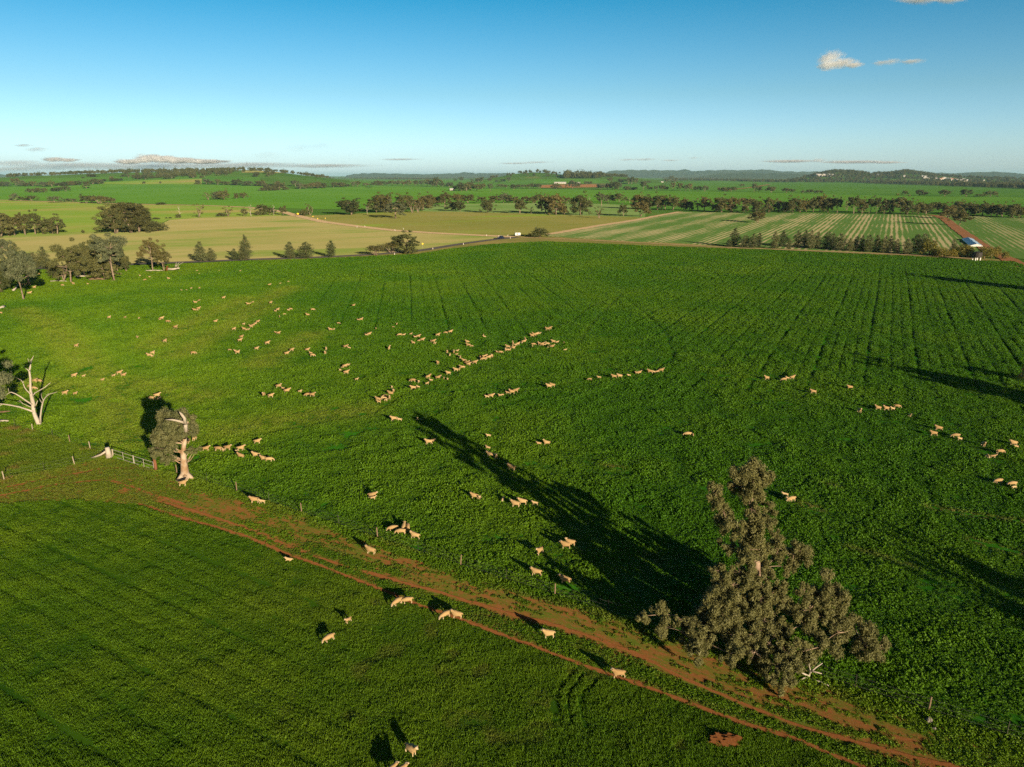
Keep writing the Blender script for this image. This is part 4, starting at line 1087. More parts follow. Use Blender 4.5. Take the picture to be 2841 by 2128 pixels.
# ------------------------------------------------------------------ sheep
def wool(name, c):
    m, nt, out = mat(name)
    oi = nt.nodes.new("ShaderNodeObjectInfo")
    tc = nt.nodes.new("ShaderNodeTexCoord")
    n = noise(nt, 7.0, 4, 0.6, tc.outputs["Object"])
    k = mth(nt, 'ADD', mth(nt, 'MULTIPLY', oi.outputs["Random"], 0.55), mth(nt, 'MULTIPLY', n, 0.45))
    col = mixc(nt, k, [c[0] * .68, c[1] * .62, c[2] * .58], [c[0] * 1.18, c[1] * 1.25, c[2] * 1.40])
    surf(nt, out, col, 1.0, n, 0.6, 0.04)
    return m
M['fleece'] = wool("cream_fleece", (0.40, 0.268, 0.118))
M['lambwool'] = wool("pale_lamb_fleece", (0.46, 0.32, 0.155))
M['sheepface'] = plain("white_sheep_face", (0.54, 0.42, 0.27), 0.9)

def sheep_mesh(name, pose, fat, m):
    """one continuous body grown round a skeleton: trunk, neck, head, ears, tail and four jointed legs"""
    f = fat
    V = []; E = []; Rd = []
    def add(p, r, link_to=None):
        V.append(p); Rd.append(r)
        if link_to is not None: E.append((link_to, len(V) - 1))
        return len(V) - 1
    lie = pose == "lie"
    z0 = 0.26 if lie else 0.57
    pel = add((-0.36, 0, z0 + 0.01), 0.20 * f)
    mid = add((-0.06, 0, z0 - 0.01), 0.24 * f, pel)
    che = add((0.26, 0, z0), 0.215 * f, mid)
    if pose == "graze":
        nk = add((0.50, 0.02, z0 - 0.08), 0.125, che); hd = add((0.68, 0.03, 0.30), 0.088, nk); mz = add((0.76, 0.03, 0.12), 0.052, hd)
    elif pose == "look":
        nk = add((0.43, -0.02, z0 + 0.22), 0.13, che); hd = add((0.50, -0.14, z0 + 0.37), 0.09, nk); mz = add((0.53, -0.32, z0 + 0.29), 0.052, hd)
    else:
        nk = add((0.45, 0, z0 + 0.19), 0.135, che); hd = add((0.58, 0, z0 + 0.34), 0.09, nk); mz = add((0.76, 0, z0 + 0.26), 0.052, hd)
    h = Vector(V[hd]); side = Vector((0, 1, 0)) if pose != "look" else Vector((1, 0.15, 0))
    for s in (-1, 1):
        e1 = h + side * s * 0.10 + Vector((0, 0, 0.03)); e2 = h + side * s * 0.19 + Vector((-0.02, 0, 0.0))
        a = add(tuple(e1), 0.032, hd); add(tuple(e2), 0.018, a)
    t = add((-0.54, 0, z0 + 0.03), 0.05, pel); add((-0.60, 0, z0 - 0.14), 0.035, t)
    for s in (-1, 1):
        if lie:
            k = add((0.36, 0.15 * s, 0.10), 0.06, che); add((0.56, 0.13 * s, 0.04), 0.035, k)
            k = add((-0.25, 0.2 * s, 0.10), 0.08, pel); add((-0.02, 0.22 * s, 0.04), 0.035, k)
        else:
            w = 0.05 if pose == "walk" else 0.0
            k = add((0.30 + w * s, 0.115 * s, 0.36), 0.070, che); k2 = add((0.31 + 2 * w * s, 0.115 * s, 0.20), 0.043, k); add((0.29 + 2.4 * w * s, 0.115 * s, 0.02), 0.036, k2)
            k = add((-0.33 - w * s, 0.12 * s, 0.40), 0.090, pel); k2 = add((-0.43 - 1.6 * w * s, 0.12 * s, 0.22), 0.045, k); add((-0.38 - 2.2 * w * s, 0.12 * s, 0.02), 0.036, k2)
    me = bpy.data.meshes.new("skeleton"); me.from_pydata(V, E, [])
    o = bpy.data.objects.new("skeleton", me); COL.objects.link(o)
    mo = o.modifiers.new("skin", 'SKIN'); mo.use_smooth_shade = True
    for i, r in enumerate(Rd):
        me.skin_vertices[0].data[i].radius = (r, r)
        me.skin_vertices[0].data[i].use_root = (i == 0)
    ss = o.modifiers.new("sub", 'SUBSURF'); ss.levels = 1; ss.render_levels = 1
    dg = bpy.context.evaluated_depsgraph_get()
    ev = o.evaluated_get(dg)
    out = bpy.data.meshes.new_from_object(ev)
    out.name = name
    bpy.data.objects.remove(o); bpy.data.meshes.remove(me)
    out.materials.clear(); out.materials.append(M[m]); out.materials.append(M['sheepface'])
    hv = Vector(V[hd]); mv = Vector(V[mz])
    rj = random.Random(len(V) + int(fat * 10))
    for v in out.vertices:
        if v.co.z > 0.30: v.co += v.normal * rj.uniform(-0.022, 0.022)
    for p in out.polygons:
        c = p.center
        face = (c - mv).length < 0.13 or (c - hv).length < 0.105 or (c.z < 0.24 and not lie and (c - Vector(V[mid])).length > 0.2)
        p.material_index = 1 if face else 0
        p.use_smooth = True
    return out
SHEEP = {(k, q): sheep_mesh("sheep_" + q, q, 1.0 if k == 'e' else 0.80, 'fleece' if k == 'e' else 'lambwool') for k in 'el' for q in ("stand", "graze", "look", "walk", "lie")}

FACE = {"R": 0, "RA": 40, "A": 90, "LA": 140, "L": 180, "LT": 225, "T": 270, "RT": 315}
FWORD = {"R": "facing right", "RA": "facing away right", "A": "facing away", "LA": "facing away left", "L": "facing left", "LT": "facing front left", "T": "facing the viewer", "RT": "facing front right"}
rs = random.Random(11)
NSHEEP = 0
def flock(x0, y0, s, phrase, text, group="sheep and lambs grazing the crop"):
    """text: 'x y kind facing [pose]' in pixels of a crop at x0, y0 enlarged s times"""
    global NSHEEP
    it = []
    for q in text.split(","):
        w = q.split()
        it.append((x0 + float(w[0]) / s, y0 + float(w[1]) / s, w[2], w[3], w[4] if len(w) > 4 else None))
    it.sort(key=lambda t: t[0])
    n = len(it)
    for i, (px, py, k, fc, pose) in enumerate(it):
        if pose is None:
            pose = rs.choice(["stand", "stand", "walk", "walk", "look", "graze"])
        pose = {"g": "graze", "lie": "lie", "s": "stand", "w": "walk", "look": "look"}.get(pose, pose)
        p = at1(px, py)
        sc = (rs.uniform(0.98, 1.10) if k == 'e' else rs.uniform(0.66, 0.78)) * 0.84
        o = bpy.data.objects.new("sheep" if k == 'e' else "lamb", SHEEP[(k, pose)])
        o.location = p + Vector((0, 0, 0.16 if py > 1290 else 0.08)); o.scale = (sc, sc, sc)
        o.rotation_euler = (0, 0, R(FACE[fc] + rs.uniform(-16, 16)))
        link(o)
        kd = "cream sheep" if k == 'e' else "pale lamb"
        act = {"graze": "grazing", "lie": "lying", "look": "head turned"}.get(pose, FWORD[fc])
        if n == 1: lab = f"{kd} {act} {phrase}"
        else: lab = f"{kd} {act}, {ordinal(i, n)} {phrase}"
        if len(lab.split()) > 16: print('LONG', lab)
        tag(o, lab, "sheep" if k == 'e' else "lamb", group)
        NSHEEP += 1
A = (1000, 900, 6.1444); B = (1260, 890, 6.1444); D = (500, 780, 6.1444); E8 = (860, 940, 6.1444); G6 = (700, 760, 3.0722); G7 = (1400, 760, 3.0722); G8 = (2121, 760, 3.0722); G9 = (2121, 1130, 3.0722)
G10 = (1300, 1100, 3.0722); G11 = (700, 1100, 3.0722); G12 = (0, 950, 3.0722); G5 = (0, 760, 3.0722); G4 = (0, 590, 6.1444); G23 = (230, 560, 6.1444); G13 = (900, 1600, 2.4578)
flock(*A, "in the mid-field pair left of centre", "110 208 l L,150 194 e R")
flock(*A, "alone above the mid-field pair", "268 92 l T")
flock(*A, "near the upper middle of the crop", "560 68 l L,620 18 l A")
flock(*A, "of the level trio left of centre", "672 205 e L,740 204 l R,862 188 l R")
flock(*A, "of the five below the level trio", "935 238 l L,988 232 e R,900 345 e L,995 302 l R,1058 292 e R")
flock(*A, "of the tight trio left of the file", "1197 308 l T,1243 318 e R,1265 348 l R")
flock(*A, "alone on the dark crop left of the file", "490 438 e A")
flock(*A, "in the spaced trio above the file", "1322 208 e R,1455 168 e L,1535 155 e R")
flock(*A, "standing together above the file head", "2098 205 l T,2115 235 l L")
flock(*A, "in the trio just above the file", "1825 330 e L,1840 385 e L,1900 390 l L g")
flock(*A, "of the bunch behind the file", "1480 500 e T,1525 548 e T,1590 500 e T,1648 478 l R,1632 540 l R,1680 575 l T,1698 597 e T")
flock(*A, "alone below the file bunch", "1322 688 e T")
flock(*A, "of the big file's central clump", "1770 655 e L,1820 690 e R,1842 712 e R,1950 682 e R,1742 765 e L,1710 740 l L,1625 808 e L,1675 797 l R")
flock(*A, "at the bend of the big file", "1500 866 e L")
flock(*A, "of the loose lower file", "1160 930 e RA,1205 980 l L,1138 1035 l R,1325 943 e R,1420 946 l T,1488 962 l T")
flock(*A, "of the four walking below the loose file", "895 990 e L,997 1005 l T,900 1120 e L,985 1095 l L")
flock(*A, "of the clump at the file's lower end", "540 1100 l T,565 1170 e T,515 1217 e L,418 1245 l L,492 1288 e T,305 1318 e L,370 1290 l T,410 1290 l L,435 1320 l R,315 1350 l L")
flock(*B, "of the upper file's first clump", "440 650 e T,500 682 e L,520 642 e R,548 667 l T,590 657 e R,650 634 e T")
flock(*B, "in the pair within the upper file", "740 560 l L,788 566 e R")
flock(*B, "of the upper file's dense clump", "875 527 e T,912 530 e R,915 477 e L,958 502 l T,990 462 e T,1005 492 e R,998 417 e A,1050 437 l L,1085 427 e R")
flock(*B, "of the trio near the file's top", "1155 387 l T,1190 384 e R,1210 352 e A")
flock(*B, "of the four in line at the file's top", "1330 284 e L,1365 268 e L,1403 256 e R,1452 243 l R")
flock(*B, "at the very top of the file", "1590 170 e L,1630 152 e R")
flock(*B, "of the band right of the file", "1350 430 e R,1335 456 l T,1460 427 e L,1495 432 e R,1540 432 l L,1560 392 l T,1585 420 e R,1690 387 e L,1755 390 l R,1867 402 l T")
flock(*B, "just below the right band", "1595 472 l T,1665 472 e R")
flock(*B, "alone right of the right band", "1890 524 l R")
flock(*D, "of the spaced four at upper left", "28 174 l L,120 162 l L lie,190 140 l R,328 137 l R")
flock(*D, "of the far trio at the upper crop edge", "1520 72 e R lie,1705 57 l R,1845 22 l R")
flock(*D, "alone left above the crop middle", "742 307 e R")
flock(*D, "in the small trio at left", "322 347 l R,275 382 l R,262 387 e L")
flock(*D, "of the close trio at left", "248 517 e L,287 510 l R,315 492 e R")
flock(*D, "alone on the pale grass streak", "605 714 e R")
flock(*D, "in the line above the stepped file", "1160 412 e L,1195 400 l R,1235 377 l R")
flock(*D, "alone right of that short line", "1542 390 e R")
flock(*D, "of the six scattered left of middle", "1625 530 l L,1665 510 e R,1850 517 l L,1880 497 e R,1778 582 l R,1695 622 l T")
flock(*D, "right of the six scattered", "2175 602 e L")
flock(*D, "alone above the stepped file", "1085 754 l R")
flock(*D, "of the stepped file at left", "920 844 e R,1090 842 e L,1125 857 l R,1162 847 l R,1210 802 e L,1245 782 e R,1285 754 e R,1325 717 e R")
flock(*D, "of the pair right of the stepped file", "1675 914 e R,1640 902 l L")
flock(*D, "of the pair below the stepped file", "1045 980 e R,1022 1037 e R")
flock(*D, "of the trio lower left of middle", "1490 1084 e R,1905 1202 e R,1820 1264 e R s")
flock(*D, "standing square on the dark crop", "1305 1180 e R s")
flock(*D, "of the trio left of the square one", "845 1194 l R,945 1214 l L,982 1247 e R")
flock(*D, "alone above the lone gum", "228 1254 e R g")
flock(*E8, "in the slanting trio at left middle", "-42 220 e R,15 268 l L,45 310 e R")
flock(*E8, "in the upright pair left of middle", "278 197 e T,262 272 e T")
flock(*E8, "with its mate left of middle", "610 167 e R,670 182 l L")
flock(*E8, "of the five in a crook", "600 497 e R,650 477 l R,558 514 l R,520 564 l T,622 607 e R")
flock(*E8, "alone below the crook", "798 717 l R")
flock(*E8, "by the big shadow's tip", "1435 1408 e L,1530 1412 l L")
flock(*E8, "alone by the big shadow's tip", "1835 1397 l T")
flock(*G6, "of the eight above the big track bend", "228 977 e R,264 990 l L,298 1017 e R,100 1047 e T,160 1057 e R,407 1017 l R,475 1047 e L,512 1050 e R")
flock(*G6, "in the four going left at centre", "2000 1062 l L,2035 1060 e R,2112 1050 l L,2128 1046 l L")
flock(*G6, "of the pair between the scattered ones", "665 487 e L,692 484 l R")
flock(*G6, "alone above the scattered pair", "735 430 l R")
flock(*G6, "in the pair up the crop middle", "905 403 l L,928 403 e R")
flock(*G6, "alone high in the crop middle", "863 281 e R")
flock(*G6, "beside the far scattered six", "516 316 e R")
flock(*G7, "of the trio at the lower line's left", "25 1027 l L,62 1027 e L,95 1014 e R")
flock(*G7, "of the pair in the lower line", "378 977 e L,408 967 e L")
flock(*G7, "of the lower single file", "725 911 l L,805 898 l L,932 893 e L,980 889 e L,1060 881 l L,1128 861 l L,1145 859 e R,1238 849 e L,1270 849 l L,1300 846 l R,1335 839 e R")
flock(*G8, "of the four walking left at right", "18 906 e L,165 916 e L,195 903 l L,235 901 e R")
flock(*G8, "alone below the right four", "413 1024 e L")
flock(*G8, "alone by the long middle shadow", "725 987 e L")
flock(*G8, "standing on the dark row", "805 1186 e T")
flock(*G8, "of the right-hand four in line", "965 1164 e L,1035 1167 e L,1090 1167 l L,1128 1147 e R")
flock(*G8, "alone right of the four in line", "1235 1221 l T")
flock(*G9, "of the four at far right", "1480 202 e L,1437 247 e L,1628 264 e L,1662 287 l L")
flock(*G9, "of the six by the right edge", "1862 337 e T,2118 330 e L,2142 354 l L,2005 400 e R g,1898 432 l T,1945 437 l R")
flock(*G9, "of the trio lowest at the right edge", "1990 657 e L,2108 682 e L,2120 707 l R")
flock(*G9, "behind the big gum's top", "228 812 e L g,210 814 l L,172 772 l L")
flock(*G10, "alone beside the big shadow", "170 352 l L")
flock(*G10, "of the four up the big shadow", "165 457 l L,187 522 e L,235 532 e T,365 637 e L")
flock(*G10, "of the six across the big shadow", "52 882 e L,95 887 l T,293 897 l T g,400 952 e L,460 932 e L,565 937 l L")
flock(*G10, "of the trio low in the big shadow", "605 1354 e LT,868 1287 e L,828 1307 e L")
flock(*G10, "at the shadow's lower edge", "578 1537 e L")
flock(*G10, "in the pair right of the shadow", "600 420 l L,665 420 e L")
flock(*G10, "of the pair above the big gum", "1868 342 e L,1912 344 l T")
flock(*G13, "standing deep in the big shadow", "1642 56 e L s")
flock(*G11, "alone right of the gate gum", "45 407 e R s")
flock(*G11, "of the trio right of the gate gum", "35 524 e L,100 554 e L,145 560 e R")
flock(*G11, "in the pair left of the shadow", "1505 412 e L,1535 397 l R")
flock(*G11, "of the ewe and lamb above the fence", "1025 877 e R s,1030 892 l R")
flock(*G11, "of the five just above the fence", "1200 1157 e L g,1270 1187 e L,1290 1157 e A,1328 1147 e A g,1390 1224 e L w")
flock(*G11, "alone on the bare red track", "1012 1352 e L s")
flock(*G11, "by the rut at left", "315 1410 l L lie")
flock(*G11, "of the pair on the track head", "22 917 e L s,85 924 l L")
flock(*G12, "of the six right of the dead tree", "635 302 e R s,715 300 l R,875 334 l R,970 297 l R,1020 277 e R,1055 297 e R s")
flock(*G12, "of the four behind the dead tree", "300 347 e R,335 347 e R,258 392 e R,292 407 e R")
flock(*G12, "of the pair beside the dead tree", "557 452 e R s,643 452 l R s")
flock(*G12, "alone above the dead tree", "652 44 e R")
flock(*G12, "of the close trio up the left crop", "1275 127 e L,1298 130 l T,1303 108 e R")
flock(*G12, "of the trio in the gum's shadow", "1295 492 e L,1342 472 e R,1358 497 l R")
flock(*G12, "behind the gate gum's crown", "1608 864 e A g,1660 840 e A g")
flock(*G12, "of the group beside the gate gum", "1758 930 e R s,1865 930 e R g,1908 934 l T,1942 922 e R s,2055 927 e R,2018 947 l T,2055 992 e L s")
flock(*G12, "at the foot of the gate gum", "1562 1234 e R s")
flock(*G5, "of the seven in the left crop", "932 384 e R,1066 380 l R,1188 384 l T,1365 400 l L,1380 392 e R,1432 417 e R,1497 467 e R")
flock(*G5, "of the pair in the left crop", "1175 550 l T,1408 587 e R")
flock(*G4, "near the leaning pale trunk at left", "372 1242 e L,432 1244 e R,505 1232 e R,588 1294 e R,515 1390 e R,490 1390 l L")
flock(*G4, "of the trio along the grove's edge", "1065 1254 e R g,1252 1227 e L,1500 1230 l L")
flock(*G4, "in the grove's shade", "665 1064 e R")
flock(*G23, "of the six right of the grove", "1062 1347 e L g,1140 1297 l L,975 1272 l L,1465 1327 e L,1980 1240 l L,1950 1190 l L")
flock(0, 430, 3.0722, "in the far upper crop", "2048 996 l R,1865 994 l R")
flock(*G5, "at the left frame edge", "8 345 e L g")
flock(*G13, "of the pair on the rut", "500 202 e LT g,568 192 e L g")
flock(*G13, "of the pair crossing the rut", "825 292 e LT g,905 294 e L s")
flock(*G13, "alone right on the track", "1530 427 e L s")
flock(*G13, "walking along the rut", "2005 699 e L w")
flock(*G13, "of the two in front paddock", "165 324 l LT s,35 450 e LT g")
flock(*G13, "near the bottom edge", "592 1222 e RT s")
flock(*G13, "of the two cut by the bottom edge", "452 1372 e RA s,512 1384 e RA s")
# ------------------------------------------------------------------ fences, gate, road furniture, buildings
M['postwood'] = plain("grey_brown_post", (0.22, 0.15, 0.10), 0.9, 0.25, 4)
M['greypost'] = plain("weathered_grey_wood", (0.34, 0.28, 0.21), 0.9, 0.2, 4)
M['redpost'] = plain("rust_brown_post", (0.20, 0.085, 0.045), 0.9, 0.25, 4)
M['star'] = plain("dark_steel_picket", (0.045, 0.040, 0.035), 0.6)
M['wire'] = plain("dull_fence_wire", (0.20, 0.19, 0.17), 0.5)
M['gatepipe'] = plain("galvanised_pipe", (0.36, 0.33, 0.28), 0.6)
M['white'] = plain("white_paint", (0.80, 0.79, 0.76), 0.6)
M['stone'] = plain("grey_stone", (0.22, 0.20, 0.17), 0.9, 0.2, 6)
M['yellow'] = plain("yellow_sign_paint", (0.80, 0.52, 0.03), 0.5)
M['black'] = plain("black_paint", (0.02, 0.02, 0.02), 0.5)

def post_mesh(h, r, m, sides=6):
    return MB().tube([(0, 0, -0.05), (0.01, 0, h * 0.5), (0, 0.015, h)], [r * .8, r * 0.75, r * 0.7], sides).mesh("post", M[m])
PM = {"star": post_mesh(1.25, 0.035, 'star', 3), "wood": post_mesh(1.2, 0.075, 'postwood'), "grey": post_mesh(1.15, 0.08, 'greypost')}
def fence(name, pxs, kinds, label, heights=(0.3, 0.65, 1.05), sub=0):
    P = [at1(*p) for p in pxs]
    root = empty(name, P[0]); tag(root, label, "fence")
    inv = Matrix.Translation(-P[0])
    for i, p in enumerate(P):
        k = kinds[i % len(kinds)]
        if k:
            o = link(bpy.data.objects.new("post", PM[k]), root); o.location = p - P[0]
            o.rotation_euler = (rs.uniform(-.06, .06), rs.uniform(-.06, .06), rs.uniform(0, 6))
    for hgt in heights:
        w = MB(); w.tube([p - P[0] + Vector((0, 0, hgt)) for p in P], 0.005, 3)
        w.build("wire", M['wire'], root)
fence("wire_fence", FENCE_T[1:], ["wood", "star", "wood", "star"], "wire fence on thin posts along the red track")
fence("wire_fence", FENCE_A, ["star", "star", "star", "grey", "star", "wood", "grey"], "wire fence with dark pickets below the dead tree")
fence("wire_fence", FENCE_B, ["grey", "grey", "star", "grey"], "sparse wire fence between corner paddock and track")
sg = at1(303, 1270)
st = empty("strainer_post", sg); tag(st, "thick pale timber strainer post with leaning brace log at the fence corner", "post")
MB().tube([(0, 0, -0.1), (0.0, 0, 0.7), (-0.06, 0, 1.45)], [0.40, 0.33, 0.27], 10).build("post", M['deadwood'], st, True)
MB().tube([(-2.1, -0.3, 0.06), (-0.9, -0.1, 0.5), (-0.2, 0, 0.95)], [0.13, 0.14, 0.12], 7).build("brace_log", M['deadwood'], st, True)
MB().tube([(0.45, 0.1, -0.05), (0.5, 0.1, 1.15)], [0.09, 0.08], 7).build("gate_post", M['greypost'], st)
gp = at1(433, 1306)
tag(MB().tube([gp + Vector((0, 0, -0.1)), gp + Vector((0.02, 0, 0.9)), gp + Vector((-0.03, 0, 1.75))], [0.20, 0.18, 0.16], 8).build("gate_post", M['redpost'], None, True), "tall rust-brown timber gate post between gate and lone gum", "post")
# double pipe gate
ga = sg + Vector((0.55, 0.05, 0)); gb = gp + Vector((-0.25, 0.05, 0)); gm = ga.lerp(gb, 0.52)
gate = empty("farm_gate", ga); tag(gate, "pale two-leaf pipe farm gate closed across the track head", "gate")
def gate_leaf(a, b):
    lf = obj("gate_leaf", MB().tube([a + Vector((0, 0, .15)) - ga, b + Vector((0, 0, .15)) - ga], 0.035, 6).mesh("bottom_rail", M['gatepipe']), gate)
    for z in (0.62, 1.12):
        obj("rail", MB().tube([a + Vector((0, 0, z)) - ga, b + Vector((0, 0, z)) - ga], 0.032 if z > 1 else 0.022, 6).mesh("rail", M['gatepipe']), lf)
    for t in (0.0, 0.5, 1.0):
        p = a.lerp(b, t) - ga
        obj("upright", MB().tube([p + Vector((0, 0, .12)), p + Vector((0, 0, 1.2))], 0.036 if t != 0.5 else 0.026, 6).mesh("upright", M['gatepipe']), lf)
gate_leaf(ga, gm + (ga - gm).normalized() * 0.06); gate_leaf(gm + (gb - gm).normalized() * 0.06, gb)

# soil heap and stones in the foreground
def heap(name, px, py, rx, ry, h, m, label, cat, seed, n=26):
    rng = np.random.default_rng(seed)
    c = at1(px, py)
    bm = bmesh.new()
    bmesh.ops.create_icosphere(bm, subdivisions=4, radius=1.0)
    ph = rng.uniform(0, 6, 6)
    for v in bm.verts:
        d = v.co.copy()
        w = 1 + 0.16 * math.sin(5 * d.x + ph[0]) * math.cos(4 * d.y + ph[1]) + 0.10 * math.sin(11 * d.x + 9 * d.z + ph[2]) + 0.07 * math.cos(17 * d.y + 13 * d.x + ph[3])
        v.co = Vector((d.x * rx * w, d.y * ry * w, max(-0.05, d.z * h * w * (1.0 if d.z > 0 else 0.1))))
    me = bpy.data.meshes.new(name); bm.to_mesh(me); bm.free()
    o = obj(name, me, None, M[m]); o.location = c
    tag(o, label, cat)
    return o
heap("soil_mound", 2012, 2058, 1.15, 0.62, 0.42, 'rut', "heap of bare red soil beside the lower rut", "mound", 3)
heap("stone", 2577, 2003, 0.20, 0.18, 0.34, 'stone', "pale stone in the weeds at lower right", "stone", 4)
heap("stone", 2592, 2024, 0.14, 0.12, 0.16, 'stone', "smaller pale stone below the larger stone", "stone", 5)

# car on the bitumen road
def car():
    p = at1(1389, 663.5); p.z += 0.24
    q = at1(1375, 664.8)
    rz = math.atan2(q.y - p.y, q.x - p.x)
    root = empty("parked_car", p, rz); tag(root, "dark blue car driving on the bitumen road", "car")
    bl = plain("dark_blue_car_paint", (0.012, 0.020, 0.055), 0.25); gl = plain("dark_glass", (0.01, 0.012, 0.015), 0.08); ty = plain("tyre_rubber", (0.02, 0.02, 0.02), 0.9)
    prof = [(-2.2, .35), (-2.25, .75), (-2.0, .98), (-1.2, 1.02), (1.0, 1.0), (1.9, .88), (2.2, .7), (2.2, .35)]
    mb = MB(); n = len(prof)
    mb.poly([(x, y, z) for y in (-.9, .9) for x, z in prof], [tuple(range(n))] + [tuple(range(n, 2 * n))[::-1]] + [(i, i + n, (i + 1) % n + n, (i + 1) % n) for i in range(n)])
    mb.build("body", bl, root)
    MB().poly([(-1.7, -.82, 1.0), (1.0, -.82, 1.0), (.3, -.68, 1.5), (-1.4, -.68, 1.5), (-1.7, .82, 1.0), (1.0, .82, 1.0), (.3, .68, 1.5), (-1.4, .68, 1.5)],
              [(0, 1, 2, 3), (7, 6, 5, 4), (1, 5, 6, 2), (4, 0, 3, 7)]).build("windows", gl, root)
    MB().box((-.55, 0, 1.53), (1.75, 1.4, .08)).build("roof", bl, root)
    for x in (-1.35, 1.35):
        for y in (-.82, .82):
            MB().tube([(x, y - .11, .33), (x, y + .11, .33)], .33, 12).build("wheel", ty, root)
    for y in (-.6, .6): MB().box((2.2, y, .72), (.08, .32, .16)).build("headlight", M['white'], root)
car()
# guide posts and signs
gpm = MB().box((0, 0, 0.5), (0.16, 0.10, 1.0)).mesh("post", M['white']); gpr = MB().box((0, -0.06, 0.86), (0.09, 0.03, 0.14)).mesh("reflector", plain("red_reflector", (0.5, 0.02, 0.02), 0.3))
gpos = [(990.5, 631.5), (1012.5, 630.5), (1096, 641), (1119, 637), (1350, 655.5), (1384, 657.5), (1201, 693), (1286, 680), (1416, 662.5), (1095, 708), (353, 735.5), (1409, 656)]
gpos.sort()
for i, (x, y) in enumerate(gpos):
    o = empty("guide_post", at1(x, y), 0, (1.1, 1.1, 1.1)); tag(o, "small white roadside guide post, " + ordinal(i, len(gpos)) + " of the dozen", "guide post", "white guide posts along the roads")
    link(bpy.data.objects.new("post", gpm), o); link(bpy.data.objects.new("reflector", gpr), o)
def sign(px, py, w, h, label, diamond=True):
    o = empty("road_sign", at1(px, py), 0.35); tag(o, label, "sign")
    MB().tube([(0, 0, 0), (0, 0, 2.2 + h)], 0.05, 6).build("pole", M['gatepipe'], o)
    z = 2.0 + h / 2
    if diamond:
        MB().poly([(-w / 2, -.06, z), (0, -.06, z - h / 2), (w / 2, -.06, z), (0, -.06, z + h / 2), (-w / 2, -.1, z), (0, -.1, z - h / 2), (w / 2, -.1, z), (0, -.1, z + h / 2)],
                  [(0, 1, 2, 3), (7, 6, 5, 4), (0, 4, 5, 1), (1, 5, 6, 2), (2, 6, 7, 3), (3, 7, 4, 0)]).build("panel", M['yellow'], o)
    else:
        MB().box((0, -0.08, z), (w, 0.05, h)).build("panel", M['yellow'], o)
sign(827, 601.5, 1.7, 1.2, "large yellow warning board at the gravel road bend", False)
sign(869, 609.0, 0.9, 0.9, "small yellow diamond sign above the gravel road")
sign(882, 615.5, 0.9, 0.9, "small yellow diamond sign below the gravel road bend")
sign(903, 614.0, 0.8, 0.8, "small yellow diamond sign right along the gravel road")
sign(1173, 690.5, 1.0, 1.0, "yellow diamond sign beside the bitumen road", True)
# white box trailer by the junction
tb = empty("box_trailer", at1(1436, 655.5), 0.2); tag(tb, "white box trailer parked left of the junction bush", "trailer")
MB().box((0, 0, 1.35), (3.2, 1.8, 1.5)).build("body", M['white'], tb); MB().box((-.4, -.92, 1.35), (.7, .04, .7)).build("window", M['black'], tb)
for x in (-.6, .6): MB().tube([(x, -.8, .35), (x, .8, .35)], .35, 10).build("wheel", M['black'], tb)
MB().tube([(1.6, 0, .6), (2.6, 0, .5)], .08, 5).build("drawbar", M['star'], tb)
# tarpaulin-covered grain stack beside the red track
def stack():
    a, b = at1(2684, 665.5), at1(2709, 685)
    d = b - a; L = d.length; rz = math.atan2(d.y, d.x)
    root = empty("covered_stack", a, rz); tag(root, "long low stack under a blue and white tarpaulin beside the red track", "stack")
    w, h0, h1 = 2.7, 0.7, 1.5
    blue = plain("pale_blue_tarpaulin", (0.34, 0.50, 0.66), 0.55, 0.15, 0.6)
    ws = [(0, -w, 0), (0, -w, h0), (0, 0, h1), (0, w, h0), (0, w, 0)]
    n = 9
    for side, mt, nm in ((0, blue, "blue_cover"), (1, M['white'], "white_cover")):
        mb = MB(); V = []
        for i in range(n):
            x = L * i / (n - 1); sag = 0.12 * math.sin(i * 2.1)
            sgn = 1 if side == 0 else -1
            V += [(x, sgn * w, 0), (x, sgn * w * .96, h0 + sag), (x, 0, h1 + sag)]
        mb.poly(V, [(3 * i + k, 3 * i + 3 + k, 3 * i + 4 + k, 3 * i + 1 + k) for i in range(n - 1) for k in (0, 1)])
        mb.build(nm, mt, root)
    for x, nm in ((0, "end_wall"), (L, "end_wall")):
        MB().poly([(x, y, z) for _, y, z in ws] + [(x + (0.15 if x else -0.15), y, z) for _, y, z in ws], [(0, 1, 2, 3, 4), (9, 8, 7, 6, 5)] + [(i, i + 5, (i + 1) % 5 + 5, (i + 1) % 5) for i in range(5)]).build(nm, M['white'], root)
stack()
# stock trough shelter at the crop's far right edge
tk = empty("water_tank", at1(2708, 724)); tag(tk, "small dark water tank on a pale stand before the row's end", "tank")
MB().tube([(0, 0, 1.6), (0, 0, 3.6)], 1.9, 14).build("tank", M['star'], tk); MB().tube([(0, 0, 3.6), (0, 0, 4.0)], [1.95, 0.3], 14).build("lid", M['star'], tk)
for x, y in ((-1, -1), (1, -1), (1, 1), (-1, 1)): MB().box((x, y, .8), (.3, .3, 1.6)).build("leg", M['white'], tk)

